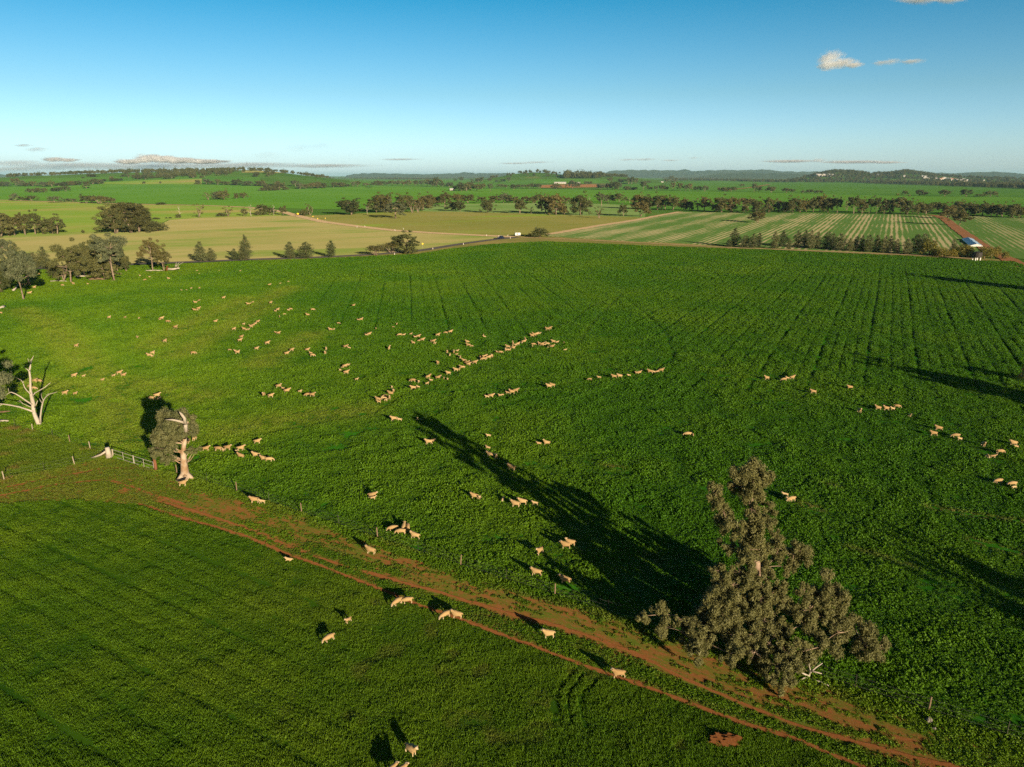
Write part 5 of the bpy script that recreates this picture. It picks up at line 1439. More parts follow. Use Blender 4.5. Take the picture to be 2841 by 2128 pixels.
# farm buildings and houses
hw = plain("cream_house_wall", (0.50, 0.47, 0.42), 0.8, 0.1, 0.3); hr = [plain("pale_tin_roof", (0.48, 0.48, 0.48), 0.5, 0.08, .2), plain("terracotta_roof", (0.36, 0.17, 0.11), 0.8, 0.15, .2), plain("grey_tin_roof", (0.40, 0.41, 0.42), 0.5, 0.1, .2)]
win = plain("dark_window", (0.03, 0.035, 0.045), 0.15)
def house(px, py, L, Wd, hgt, label, roof=0, rz=0.0, cat="house", group=None, name="house", windows=3, p=None):
    p = p if p is not None else at1(px, py)
    root = empty(name, p, rz); tag(root, label, cat, group)
    MB().box((0, 0, hgt / 2 - .3), (L, Wd, hgt + .6)).build("wall", hw, root)
    e = 0.5
    a, b, z0, z1 = L / 2 + e, Wd / 2 + e, hgt + .004, hgt + Wd * 0.28
    MB().poly([(-a, -b, z0), (a, -b, z0), (a, b, z0), (-a, b, z0), (-a, 0, z1), (a, 0, z1)], [(0, 1, 5, 4), (2, 3, 4, 5), (3, 0, 4), (1, 2, 5), (3, 2, 1, 0)]).build("roof", hr[roof], root)
    for k in range(windows):
        MB().box(((k + .5) / windows * L - L / 2, -Wd / 2 - .02, hgt * .52), (L / windows * .35, .08, hgt * .38)).build("window", win, root)
    return root
house(1254, 528.5, 11, 8, 3.2, "small tin-roofed shed at the field corner", 0, 0.2, "shed", None, "shed", 2)
house(1554, 509.5, 46, 9, 4.2, "long white farm building above the ploughed strip", 0, 0.0, "farm building", None, "farm_building", 6)
house(1605, 510, 12, 8, 4, "small white building right of the long farm building", 0, 0.1, "farm building", None, "farm_building", 2)
house(1976, 498.5, 36, 9, 4.2, "white shed on the woodland edge at centre right", 0, 0.0, "shed", None, "shed", 4)
house(2286, 488.5, 90, 14, 8, "long white building on the right wooded hill", 0, 0.05, "building", None, "large_building", 8)
house(2306, 489, 45, 12, 8, "white building right of the long hill building", 0, 0.0, "building", None, "large_building", 4)
house(1837, 506, 10, 6, 3, "dark low shed in the far green field", 2, 0.0, "shed", None, "shed", 2)
TOWN = [(735, 266), (775, 272), (770, 296), (800, 296), (905, 275), (945, 303), (992, 309), (1100, 304), (1140, 300), (1168, 304), (1186, 315), (1212, 309), (1244, 309), (1276, 312), (1300, 326), (1322, 334), (1337, 315), (1366, 330), (1407, 324), (1605, 325), (1047, 294), (490, 266), (60, 250), (860, 286), (1010, 300), (1120, 306), (1155, 318), (1230, 322)]
TOWN = sorted(TOWN)
for i, (x, y) in enumerate(TOWN):
    px, py = 2420 + x / 5.254, 440 + y / 5.254
    house(px, py, rs.uniform(14, 26), rs.uniform(10, 13), rs.uniform(4, 6.5), "pale town house, " + ordinal(i, len(TOWN)) + " among trees below the right hills", rs.choice([0, 0, 0, 1, 2]), rs.uniform(-.5, .5), "house", "houses of the far town", "house", 3)
for i, (x, y) in enumerate([(850, 316), (886, 322), (935, 319), (1012, 290), (1056, 290)]):
    house(2000 + x / 5.267, 440 + y / 5.267, rs.uniform(12, 22), 10, 4.5, "white farm house, " + ordinal(i, 5) + " of five by the woodland edge", 0, rs.uniform(-.3, .3), "house", "white houses by the woodland", "house", 2)
# radio mast on the left hill
mp = at1(687, 474.5)
ms = empty("radio_mast", mp); tag(ms, "thin lattice radio mast on the left hill", "mast")
for k in range(3):
    a = k * 2.094; MB().tube([(1.0 * math.cos(a), 1.0 * math.sin(a), -1), (.3 * math.cos(a), .3 * math.sin(a), 32)], 0.13, 4).build("leg", M['star'], ms)
b = MB()
for z in range(2, 31, 4): b.box((0, 0, z), (1.9 - z * .045, 1.9 - z * .045, .15))
b.build("bracing", M['star'], ms)
# ------------------------------------------------------------------ crop and grass: leafy tufts, each a small piece of geometry
def vnoise(x, y, seed, octaves=3):
    """smooth value noise, about 0..1, wavelength 1"""
    out = np.zeros_like(x); amp = 1.0; tot = 0.0
    for o in range(octaves):
        rng = np.random.default_rng(seed + o)
        T = rng.random((256, 256))
        fx = np.floor(x).astype(int); fy = np.floor(y).astype(int)
        u = x - fx; v = y - fy
        u = u * u * (3 - 2 * u); v = v * v * (3 - 2 * v)
        a = T[fx % 256, fy % 256]; b = T[(fx + 1) % 256, fy % 256]; c = T[fx % 256, (fy + 1) % 256]; d = T[(fx + 1) % 256, (fy + 1) % 256]
        out += amp * (a * (1 - u) * (1 - v) + b * u * (1 - v) + c * (1 - u) * v + d * u * v)
        tot += amp; amp *= 0.5; x = x * 2.03 + 17.1; y = y * 2.03 + 5.3
    return out / tot

def dist_poly(x, y, px):
    """distance in metres from ground points to a line given in photo pixels"""
    pts = np.array(px, float)
    P = at(pts[:, 0], pts[:, 1])[:, :2]
    best = np.full(x.shape, 1e9)
    for a, b in zip(P[:-1], P[1:]):
        d = b - a; L2 = d @ d + 1e-9
        t = np.clip(((x - a[0]) * d[0] + (y - a[1]) * d[1]) / L2, 0, 1)
        best = np.minimum(best, np.hypot(x - a[0] - t * d[0], y - a[1] - t * d[1]))
    return best

def grass_mat(name, deep, fresh, dry, trans=0.35):
    m, nt, out = mat(name)
    at_ = N(nt, "ShaderNodeAttribute", attribute_type='INSTANCER', attribute_name="tint")
    ad = N(nt, "ShaderNodeAttribute", attribute_type='INSTANCER', attribute_name="dry")
    col = mixc(nt, at_.outputs["Fac"], deep, fresh)
    col = mixc(nt, ad.outputs["Fac"], col, dry)
    d = N(nt, "ShaderNodeBsdfPrincipled", {"Base Color": col, "Roughness": 0.6, "Specular IOR Level": 0.2})
    t = N(nt, "ShaderNodeBsdfTranslucent", {0: col})
    mx = N(nt, "ShaderNodeMixShader", {0: trans, 1: d.outputs[0], 2: t.outputs[0]})
    nt.links.new(mx.outputs[0], out.inputs[0])
    return m
M['cropleaf'] = grass_mat("crop_leaf", (0.066, 0.185, 0.005), (0.165, 0.285, 0.010), (0.30, 0.22, 0.07))
M['grassblade'] = grass_mat("grass_blade", (0.076, 0.185, 0.005), (0.175, 0.290, 0.010), (0.24, 0.16, 0.05))

def tuft_clump(seed, m, n=46):
    """broad-leaved crop plants: a low dome of leaves"""
    rng = np.random.default_rng(seed)
    a = rng.uniform(0, 6.283, n); r = 0.46 * np.sqrt(rng.random(n))
    z = (0.36 * (1 - (r / 0.55) ** 2)) * rng.uniform(0.55, 1.1, n)
    P = np.stack([r * np.cos(a), r * np.sin(a), z], -1)
    nn = np.stack([np.cos(a) * 0.5, np.sin(a) * 0.5, np.full(n, 0.55)], -1) + rng.normal(size=(n, 3)) * 0.55
    nn /= np.linalg.norm(nn, axis=1)[:, None]
    t = np.cross(nn, rng.normal(size=(n, 3))); t /= np.linalg.norm(t, axis=1)[:, None]
    b = np.cross(nn, t)
    s = rng.uniform(0.10, 0.19, n)[:, None]
    V = np.stack([P - t * s, P - b * s * 0.55, P + t * s, P + b * s * 0.55], 1).reshape(-1, 3)
    return bpy.data.objects.new("clump", mesh_np("clump", V, np.arange(len(V)).reshape(-1, 4), [m]))

def tuft_grass(seed, m, n=40, h=0.30, spread=0.22):
    """grass tuft: upright bent blades"""
    rng = np.random.default_rng(seed)
    a = rng.uniform(0, 6.283, n); r = spread * np.sqrt(rng.random(n))
    P = np.stack([r * np.cos(a), r * np.sin(a), np.zeros(n)], -1)
    hh = h * rng.uniform(0.55, 1.15, n)
    la = rng.uniform(0, 6.283, n); ln = hh * rng.uniform(0.1, 0.55, n)
    T = P + np.stack([ln * np.cos(la), ln * np.sin(la), hh], -1)
    Mi = P + (T - P) * 0.55 + np.stack([-ln * 0.25 * np.cos(la), -ln * 0.25 * np.sin(la), hh * 0.06], -1)
    w = np.stack([-np.sin(la + rng.normal(size=n) * .8), np.cos(la + rng.normal(size=n) * .8), np.zeros(n)], -1) * rng.uniform(0.012, 0.024, n)[:, None]
    V = np.stack([P - w, P + w, Mi + w, Mi - w, Mi - w, Mi + w, T + w * 0.15, T - w * 0.15], 1).reshape(-1, 3)
    return bpy.data.objects.new("tuft", mesh_np("tuft", V, np.arange(len(V)).reshape(-1, 4), [m]))

def tuft_set(name, obs):
    c = bpy.data.collections.new(name)
    for o in obs: c.objects.link(o)
    return c
SETS = {"clump": tuft_set("clump_kinds", [tuft_clump(k, M['cropleaf']) for k in range(5)]),
        "grass": tuft_set("grass_kinds", [tuft_grass(10 + k, M['grassblade'], 44) for k in range(5)]),
        "weed": tuft_set("weed_kinds", [tuft_clump(20 + k, M['grassblade'], 26) for k in range(3)] + [tuft_grass(30 + k, M['grassblade'], 30, 0.22, 0.3) for k in range(2)])}

def gn_scatter(name, coll):
    ng = bpy.data.node_groups.new(name, 'GeometryNodeTree')
    ng.interface.new_socket("Geometry", in_out='INPUT', socket_type='NodeSocketGeometry')
    ng.interface.new_socket("Geometry", in_out='OUTPUT', socket_type='NodeSocketGeometry')
    gi = ng.nodes.new("NodeGroupInput"); go = ng.nodes.new("NodeGroupOutput")
    ci = ng.nodes.new("GeometryNodeCollectionInfo"); ci.inputs[0].default_value = coll
    ci.inputs["Separate Children"].default_value = True; ci.inputs["Reset Children"].default_value = True
    ip = ng.nodes.new("GeometryNodeInstanceOnPoints"); ip.inputs["Pick Instance"].default_value = True
    def na(n, t):
        q = ng.nodes.new("GeometryNodeInputNamedAttribute"); q.data_type = t; q.inputs[0].default_value = n
        return q.outputs[0]
    L = ng.links.new
    L(gi.outputs[0], ip.inputs["Points"]); L(ci.outputs[0], ip.inputs["Instance"])
    L(na("variant", 'INT'), ip.inputs["Instance Index"]); L(na("turn", 'FLOAT_VECTOR'), ip.inputs["Rotation"]); L(na("size", 'FLOAT_VECTOR'), ip.inputs["Scale"])
    L(ip.outputs[0], go.inputs[0])
    return ng

def scatter(name, kind, X, Y, Z, size, hs, tint, dry, label, nvar, lean=0.15, seed=1):
    rng = np.random.default_rng(seed)
    n = len(X)
    me = bpy.data.meshes.new(name)
    me.vertices.add(n)
    me.vertices.foreach_set("co", np.stack([X, Y, Z], -1).astype(np.float32).ravel())
    def attr(nm, t, arr, key):
        a = me.attributes.new(nm, t, 'POINT'); a.data.foreach_set(key, np.asarray(arr).ravel())
    attr("variant", 'INT', rng.integers(0, nvar, n).astype(np.int32), "value")
    attr("turn", 'FLOAT_VECTOR', np.stack([rng.normal(size=n) * lean, rng.normal(size=n) * lean, rng.uniform(0, 6.283, n)], -1).astype(np.float32), "vector")
    attr("size", 'FLOAT_VECTOR', np.stack([size, size, hs], -1).astype(np.float32), "vector")
    attr("tint", 'FLOAT', np.clip(tint, 0, 1).astype(np.float32), "value")
    attr("dry", 'FLOAT', np.clip(dry, 0, 1).astype(np.float32), "value")
    o = link(bpy.data.objects.new(name, me))
    md = o.modifiers.new("scatter", 'NODES'); md.node_group = gn_scatter(name + "_nodes", SETS[kind])
    tag(o, label, kind="stuff")
    return o

def candidates(d0, d1, sp, seed, umin=-190, umax=3030):
    """jittered grid of ground points between two distances, within the view and a margin"""
    rng = np.random.default_rng(seed)
    xm = 0.80 * d1 + 20
    gx, gy = np.meshgrid(np.arange(-xm, xm, sp), np.arange(d0, d1, sp))
    x = (gx + rng.uniform(-.55, .55, gx.shape) * sp).ravel(); y = (gy + rng.uniform(-.55, .55, gy.shape) * sp).ravel()
    px, py = proj(x, y)
    k = (px > umin) & (px < umax) & (py < 2330)
    return x[k], y[k], px[k], py[k]

PADS = [[(1040, 1145), (1105, 1105), (1200, 1050), (1300, 1010), (1400, 965), (1500, 925), (1590, 890), (1640, 850), (1720, 820)], [(1040, 1145), (960, 1160), (820, 1188), (680, 1215), (560, 1265), (500, 1300)],
        [(1350, 1105), (1500, 1080), (1650, 1050), (1830, 1030), (2000, 1042), (2120, 1055), (2260, 1092), (2400, 1135), (2560, 1200), (2700, 1245), (2841, 1290)], [(1720, 820), (1640, 900), (1600, 960)]]
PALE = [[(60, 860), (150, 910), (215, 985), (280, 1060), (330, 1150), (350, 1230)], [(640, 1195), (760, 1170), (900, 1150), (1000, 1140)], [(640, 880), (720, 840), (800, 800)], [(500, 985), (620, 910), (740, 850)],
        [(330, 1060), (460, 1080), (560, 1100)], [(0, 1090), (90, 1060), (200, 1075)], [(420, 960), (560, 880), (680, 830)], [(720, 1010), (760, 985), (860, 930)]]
SIDE = [[(1720, 820), (1790, 870), (1850, 930), (1870, 1000)], [(1720, 815), (1850, 800), (2000, 790)], [(2453, 1130), (2453, 1165), (2445, 1180)], [(2690, 1190), (2740, 1260), (2760, 1300), (2740, 1330)]]
BROWN = [[(2290, 1345), (2440, 1375), (2560, 1405), (2700, 1430), (2841, 1450)], [(2230, 1400), (2300, 1420), (2400, 1440)], [(2350, 1520), (2500, 1560), (2640, 1600), (2841, 1660)], [(2700, 1500), (2841, 1540)], [(1800, 1545), (1830, 1560)], [(1680, 1290), (1720, 1300)]]
def rows(x, y, az, period, wid, phase=0.0):
    q = x * math.cos(az) - y * math.sin(az) + 0.10 * np.sin(y * 0.05) + 0.06 * np.sin(y * 0.17 + 1)
    m = np.abs((q / period + phase) % 1.0 - 0.5) * period
    return np.exp(-(((period * 0.5) - m) / wid) ** 2)

def main_crop():
    out = []
    for d0, d1, sp, s0 in ((27, 72, 0.33, 0.74), (72, 110, 0.37, 0.82), (110, 165, 0.43, 0.92), (165, 250, 0.54, 1.12), (250, 430, 0.85, 1.65)):
        x, y, px, py = candidates(d0, d1, sp, int(d0))
        k = pip(px, py, MAINP)
        x, y, px, py = x[k], y[k], px[k], py[k]
        n1 = vnoise(x / 2.3, y / 2.3, 3, 3); n2 = vnoise(x / 14, y / 14, 9, 3); n3 = vnoise(x / 45, y / 45, 5, 3); n4 = vnoise(x / 0.9, y / 0.9, 41, 2)
        g = np.zeros(len(x))
        far = smooth(90, 150, y)
        right = smooth(1560, 1900, px)
        left = 1 - smooth(1500, 1700, px)
        r1 = rows(x, y, AZ_R, 8.7, 0.42) * 0.95 + rows(x, y, AZ_R, 8.7, 0.30, 0.27) * 0.45 + rows(x, y, AZ_R, 8.7, 0.30, 0.52) * 0.55 + rows(x, y, AZ_R, 8.7, 0.30, 0.76) * 0.40
        r2 = rows(x, y, AZ_L, 8.7, 0.42) * 0.9 + rows(x, y, AZ_L, 8.7, 0.30, 0.3) * 0.35 + rows(x, y, AZ_L, 8.7, 0.30, 0.6) * 0.45
        upper = smooth(960, 880, py)
        brk = 0.55 + 0.9 * smooth(0.35, 0.65, vnoise(x / 9, y / 9, 77, 2))
        edge = smooth(PADTOPY(px) + 25, PADTOPY(px) + 70, py)
        g += r1 * right * smooth(1330, 1050, py) * brk * (0.25 + 0.75 * edge) * smooth(95, 130, y)
        g += r2 * left * upper * brk * edge * smooth(600, 1000, px)
        pad = np.exp(-(np.minimum.reduce([dist_poly(x, y, p) for p in PADS]) / 0.65) ** 2)
        sd = np.exp(-(np.minimum.reduce([dist_poly(x, y, p) for p in SIDE]) / 0.6) ** 2)
        brn = np.exp(-(np.minimum.reduce([dist_poly(x, y, p) for p in BROWN]) / 0.55) ** 2) * smooth(0.35, 0.6, vnoise(x / 4, y / 4, 61, 2))
        fen = np.exp(-(dist_poly(x, y, FENCE_T) / 0.9) ** 2)
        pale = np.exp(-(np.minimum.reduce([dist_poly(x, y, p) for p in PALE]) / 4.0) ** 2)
        # small cracks between plants where sheep have pushed through
        cr = np.abs(vnoise(x / 5.5, y / 5.5, 21, 2) - 0.5); crack = np.exp(-(cr / 0.016) ** 2) * (1 - far * 0.5)
        h = 0.62 + 0.95 * (n1 - 0.5) * 1.5 * (1 - 0.62 * smooth(130, 260, y)) + 0.35 * (n4 - 0.5) * (1 - 0.5 * smooth(130, 260, y))
        h = h * (1 - 0.75 * np.clip(g, 0, 1)) * (1 - 0.6 * pad) * (1 - 0.6 * sd) * (1 - 0.5 * fen) * (1 - 0.75 * brn) * (1 - 0.55 * crack) * (1 - 0.25 * pale)
        h = np.clip(h, 0.10, 1.35)
        wid = s0 * (0.80 + 0.35 * n1) * (1 - 0.5 * np.clip(g, 0, 1)) * (1 - 0.3 * crack)
        lft = smooth(1250, 300, px) * smooth(820, 1000, py)  # left crop tinted fresher: its yellow-green patches and the antisolar glow, put into colour
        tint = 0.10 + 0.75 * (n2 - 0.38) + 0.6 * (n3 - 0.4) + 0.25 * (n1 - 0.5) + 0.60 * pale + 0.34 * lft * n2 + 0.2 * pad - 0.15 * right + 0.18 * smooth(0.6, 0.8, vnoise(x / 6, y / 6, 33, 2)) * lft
        lush = smooth(700, 560, px) * smooth(0.0, 26.0, PADTOPY(px) + 92 - py - 0.09 * px)
        tint = tint + 0.55 * lush; h = h * (1 - 0.35 * lush)
        dry = 0.20 * pale * (n4 > 0.35) + 0.7 * brn + 0.06 * fen
        keep = (h > 0.14) & ~((brn > 0.55) & (n4 > 0.35))
        vert = h * np.minimum(s0, 1.6) * 1.15
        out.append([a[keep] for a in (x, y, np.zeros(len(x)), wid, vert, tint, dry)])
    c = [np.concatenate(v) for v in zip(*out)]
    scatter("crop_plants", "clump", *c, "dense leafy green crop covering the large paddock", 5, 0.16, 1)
    return len(c[0])
_pt = np.array(PADTOP, float)
def PADTOPY(px): return np.interp(px, _pt[:, 0], _pt[:, 1])
n_crop = main_crop()

ARCS = [[(1665, 1881), (1616, 1925), (1610, 1966), (1620, 2010), (1638, 2040)], [(1628, 1868), (1583, 1917), (1575, 1958), (1587, 2011)], [(1604, 1856), (1559, 1897), (1547, 1954), (1555, 2007), (1575, 2043)], [(1535, 1930), (1530, 1975), (1540, 2010)]]
def front_grass():
    out = []
    for d0, d1, sp, s0 in ((27, 62, 0.235, 0.95), (62, 105, 0.31, 1.15)):
        x, y, px, py = candidates(d0, d1, sp, 100 + int(d0))
        k = pip(px, py, FRONTP)
        x, y, px, py = x[k], y[k], px[k], py[k]
        n1 = vnoise(x / 1.3, y / 1.3, 13, 3); n2 = vnoise(x / 9, y / 9, 19, 3); n3 = vnoise(x / 3.5, y / 3.5, 25, 2); n5 = vnoise(x / 30, y / 30, 55, 2)
        brk = smooth(0.30, 0.62, vnoise(x / 6, y / 6, 87, 2))
        g = rows(x, y, AZ_F, 6.2, 0.38) * (0.35 + 0.75 * brk) + (rows(x, y, AZ_F, 1.55, 0.24) * 0.55 + rows(x, y, AZ_F, 6.2, 0.25, 0.5) * 0.3) * smooth(1500, 700, px)
        g *= smooth(1500, 1000, px)
        arc = np.exp(-(np.minimum.reduce([dist_poly(x, y, p) for p in ARCS]) / 0.20) ** 2)
        rut = np.exp(-(dist_poly(x, y, RUT1) / 0.34) ** 2)
        bare = smooth(0.64, 0.74, vnoise(x / 2.2, y / 2.2, 71, 3)) * smooth(600, 1000, px)
        h = (0.72 + 1.0 * (n1 - 0.5) + 0.7 * (n3 - 0.5)) * (1 - 0.8 * np.clip(g, 0, 1)) * (1 - 0.85 * arc) * (1 - 0.9 * rut) * (1 - 0.45 * bare)
        h = np.clip(h, 0.08, 1.3)
        tint = 0.28 + 0.9 * (n2 - 0.40) + 0.5 * (n1 - 0.5) + 0.5 * (n5 - 0.4)
        dry = 0.05 * smooth(0.5, 0.8, n2) + 0.40 * bare * n1
        keep = (h > 0.16) & (rut < 0.5) & (arc < 0.55)
        out.append([a[keep] for a in (x, y, np.zeros(len(x)), s0 * (0.8 + 0.4 * n1), h * 0.78, tint, dry)])
    c = [np.concatenate(v) for v in zip(*out)]
    scatter("front_grass", "grass", *c, "short young green crop blades in the foreground paddock", 5, 0.12, 2)
    return len(c[0])
n_front = front_grass()

def track_weeds():
    out = []
    rng = np.random.default_rng(6)
    for d0, d1, sp in ((27, 62, 0.165), (62, 112, 0.21)):
        x, y, px, py = candidates(d0, d1, sp, 200 + int(d0))
        k = pip(px, py, TRACKP)
        x, y, px, py = x[k], y[k], px[k], py[k]
        q = x * math.cos(AZ_F) - y * math.sin(AZ_F); sl = x * math.sin(AZ_F) + y * math.cos(AZ_F)
        n1 = vnoise(x / 1.1, y / 1.1, 15, 3); n2 = vnoise(x / 6, y / 6, 29, 3); n3 = vnoise(q / 0.9, sl / 4.5, 35, 4)
        strk = vnoise(q / 0.35, sl / 1.6, 91, 3); gap = vnoise(sl / 9, q / 3, 95, 2)
        dp = dist_poly(x, y, PATCH)
        pat = np.exp(-(dp / 1.7) ** 2) * (0.40 + 1.2 * smooth(0.30, 0.65, strk)) * (0.45 + 0.75 * smooth(0.30, 0.55, gap))
        r1 = np.exp(-(dist_poly(x, y, RUT1) / 0.26) ** 2); r2 = np.exp(-(dist_poly(x, y, RUT2) / 0.34) ** 2) * (0.35 + 0.9 * smooth(0.3, 0.6, gap))
        r3 = np.exp(-(np.minimum(dist_poly(x, y, [(-200, 1372), (0, 1357), (130, 1328), (293, 1300), (370, 1300)]), dist_poly(x, y, [(-200, 1395), (0, 1376), (146, 1346), (300, 1330), (420, 1370), (514, 1400)])) / 0.30) ** 2)
        fen = np.exp(-(dist_poly(x, y, FENCE_T) / 1.3) ** 2)
        bare = np.clip(0.82 * pat + 1.0 * r1 + 0.85 * r2 + 0.55 * r3 + 0.4 * smooth(0.56, 0.74, n3) * smooth(300, 600, px) - 0.6 * fen, 0, 1)
        prob = np.clip(1.02 - 1.05 * bare + 0.5 * (n1 - 0.5) * (bare > 0.15), 0.03, 0.98)
        keep = rng.random(len(x)) < prob
        h = np.clip((0.50 + 0.6 * (n1 - 0.5) + 0.65 * fen) * (1 - 0.5 * bare), 0.14, 1.2)
        left = smooth(800, 200, px)
        tint = 0.45 + 0.9 * (n2 - 0.45) + 0.35 * left + 0.2 * bare
        dry = 0.22 * smooth(0.45, 0.75, n3) + 0.26 * left + 0.22 * bare * n1
        out.append([a[keep] for a in (x, y, np.zeros(len(x)), (0.30 + 0.36 * n1) * (1 - 0.25 * bare), h * 0.62, tint, dry)])
    c = [np.concatenate(v) for v in zip(*out)]
    scatter("track_weeds", "weed", *c, "low green weeds and grass overgrowing the track", 5, 0.15, 3)
    x, y, px, py = candidates(60, 125, 0.36, 300, -300)
    k = pip(px, py, CORNP)
    x, y, px, py = x[k], y[k], px[k], py[k]
    n1 = vnoise(x / 1.6, y / 1.6, 45, 3); n2 = vnoise(x / 7, y / 7, 49, 3)
    scatter("rough_grass", "grass", x, y, np.zeros(len(x)), 1.2 + 0.8 * n1, np.clip(0.75 + 1.5 * (n1 - 0.45), 0.3, 1.6), 0.30 + 0.8 * (n2 - 0.4) + 0.3 * n1, 0.14 + 0.70 * smooth(0.56, 0.72, n1) * smooth(0.35, 0.6, n2), "rough uneven grass with pale dry tussocks in the fence corner", 5, 0.15, 4)
    return len(c[0]) + len(x)
n_weed = track_weeds()
print("TUFTS", n_crop, n_front, n_weed, "SHEEP", NSHEEP)
# ------------------------------------------------------------------ far woodland, blue ranges, haze, clouds
def woods():
    rng = np.random.default_rng(8)
    pts = []; hs = []
    def belt(line, depth, n, h0=8, h1=15, amin=0):
        L = np.array(line, float)
        u = rng.uniform(L[0, 0], L[-1, 0], n); b = np.interp(u, L[:, 0], L[:, 1])
        P = at(u, b); d = depth * rng.random(n) ** 1.3
        s = (P[:, 1] + d) / P[:, 1]
        X = P[:, 0] * s; Y = P[:, 1] * s
        for x, y in zip(X, Y): pts.append((x, y, float(hz(x, y)))); hs.append(rng.uniform(h0, h1))
    belt([(1870, 501), (2000, 502), (2121, 506), (2349, 506.5), (2446, 511), (2642, 517), (2841, 524), (3100, 532)], 500, 900, 9, 15)
    belt([(2420, 507), (2560, 507), (2700, 508), (2841, 510), (3100, 512)], 2300, 900, 9, 16)
    belt([(2230, 494), (2300, 490.5), (2420, 495), (2600, 497)], 900, 500, 8, 14)
    belt([(2240, 489), (2290, 483), (2330, 479), (2400, 482), (2470, 485), (2511, 480), (2543, 483), (2591, 490)], 500, 700, 9, 15)
    belt([(1000, 496), (1100, 498), (1205, 498)], 500, 220, 10, 16)
    belt([(1215, 497), (1300, 496), (1380, 495)], 700, 90, 8, 14)
    belt([(1568, 496), (1620, 496), (1672, 495)], 250, 90, 14, 24)
    belt([(1680, 492), (1760, 492), (1830, 493)], 500, 90, 9, 15)
    belt([(1832, 496), (1900, 497), (1990, 497)], 600, 150, 9, 16)
    belt([(1405, 494), (1470, 490), (1560, 492)], 900, 40, 7, 12)
    belt([(1400, 484), (1460, 480), (1500, 479), (1545, 484)], 260, 26, 9, 15)
    belt([(20, 492), (68, 489.5), (158, 486.5), (250, 483), (340, 480), (450, 478), (560, 476)], 330, 170, 8, 14)
    belt([(340, 484), (450, 482), (613, 479), (680, 478)], 500, 130, 8, 13)
    belt([(690, 475), (771, 479), (839, 487), (884, 491.5)], 300, 50, 8, 13)
    belt([(450, 489), (560, 485), (640, 483)], 300, 60, 8, 13)
    belt([(380, 497), (450, 494), (540, 492)], 200, 46, 8, 13)
    belt([(860, 493), (960, 496), (1010, 497)], 900, 70, 8, 13)
    me = bpy.data.meshes.new("distant_woodland")
    n = len(pts)
    me.vertices.add(n); me.vertices.foreach_set("co", np.array(pts, np.float32).ravel())
    hs = np.array(hs, np.float32)
    for nm, t, arr, key in (("variant", 'INT', rng.integers(0, 6, n).astype(np.int32), "value"), ("turn", 'FLOAT_VECTOR', np.stack([np.zeros(n), np.zeros(n), rng.uniform(0, 6.28, n)], -1).astype(np.float32), "vector"),
                            ("size", 'FLOAT_VECTOR', np.stack([hs * rng.uniform(.9, 1.35, n), hs * 1.1, hs], -1).astype(np.float32), "vector")):
        a = me.attributes.new(nm, t, 'POINT'); a.data.foreach_set(key, arr.ravel())
    c = bpy.data.collections.new("woodland_kinds")
    for s in range(6):
        mb, Vs = make_gum(400 + s, 0.22, ("spread", "dense")[s % 2])
        V = np.concatenate(Vs); nf = len(V) // 4
        o = bpy.data.objects.new("crown", mesh_np("crown", V, np.arange(len(V)).reshape(-1, 4), [M['gum']])); c.objects.link(o)
    o = link(bpy.data.objects.new("distant_woodland", me))
    md = o.modifiers.new("scatter", 'NODES'); md.node_group = gn_scatter("woodland_nodes", c)
    tag(o, "dark far woodland reading as continuous bands below the hills", kind="stuff")
woods()

M['range'] = field_mat("wooded_far_range", (0.030, 0.050, 0.024), (0.055, 0.075, 0.036), 0.0012, 0.01)
def far_range(name, D, crest, label, seed, base_d=1800, rough=6.0):
    cr = np.array(crest, float)
    u = np.linspace(cr[0, 0], cr[-1, 0], 260)
    yy = np.interp(u, cr[:, 0], cr[:, 1])
    z = np.maximum(2.0, ridge_z(0, yy, D)) + rough * (vnoise(u / 12, u * 0, seed, 4) - 0.5) * 4
    z[0] = z[-1] = 1.0
    V = []
    for i, (dd, f) in enumerate([(-base_d, 0.0), (-base_d * .66, .30), (-base_d * .33, .68), (0, 1.0), (base_d * .5, .6), (base_d, 0.0)]):
        y = D + dd + 260 * (vnoise(u / 25, u * 0 + i, seed + 3, 3) - 0.5)
        x = (u - CX) / F * ((D + dd) * CP)
        zz = z * f * (1 + (0.35 * (vnoise(u / 16, u * 0 + i * 3.1, seed + 9, 3) - 0.5) if 0 < f < 1 else 0)) + (-1.0 if f == 0 else 0)
        V.append(np.stack([x, y, zz], -1))
    V = np.concatenate(V); n = len(u)
    i = np.arange(6 * n).reshape(6, n)
    Fc = np.stack([i[:-1, :-1], i[:-1, 1:], i[1:, 1:], i[1:, :-1]], -1).reshape(-1, 4)
    tag(obj(name, mesh_np(name, V, Fc, [M['range']], True)), label, kind="structure")
far_range("far_hills", 12000, [(1640, 486), (1667, 481), (1690, 475.5), (1703, 473), (1750, 470.5), (1794, 472), (1884, 472), (1898, 470), (1918, 474), (1997, 472), (2017, 470), (2040, 473), (2114, 470.5), (2135, 470), (2161, 474), (2209, 476), (2262, 474.5), (2300, 477),
    (2360, 481), (2450, 478), (2477, 477), (2520, 483), (2553, 478), (2629, 479), (2648, 481), (2720, 484)], "blue forested range on the right horizon", 4)
far_range("far_hills", 8500, [(1940, 489), (1997, 482), (2060, 478.5), (2120, 480), (2190, 481), (2260, 484), (2320, 488)], "nearer grey-green hills before the blue range", 7, 900, 3)
far_range("far_hills", 9500, [(2600, 487), (2648, 481), (2677, 478), (2720, 477.5), (2753, 476), (2800, 479), (2841, 482), (2900, 480), (3000, 484), (3100, 489)], "blue-green hills at the far right", 9, 1000, 3)
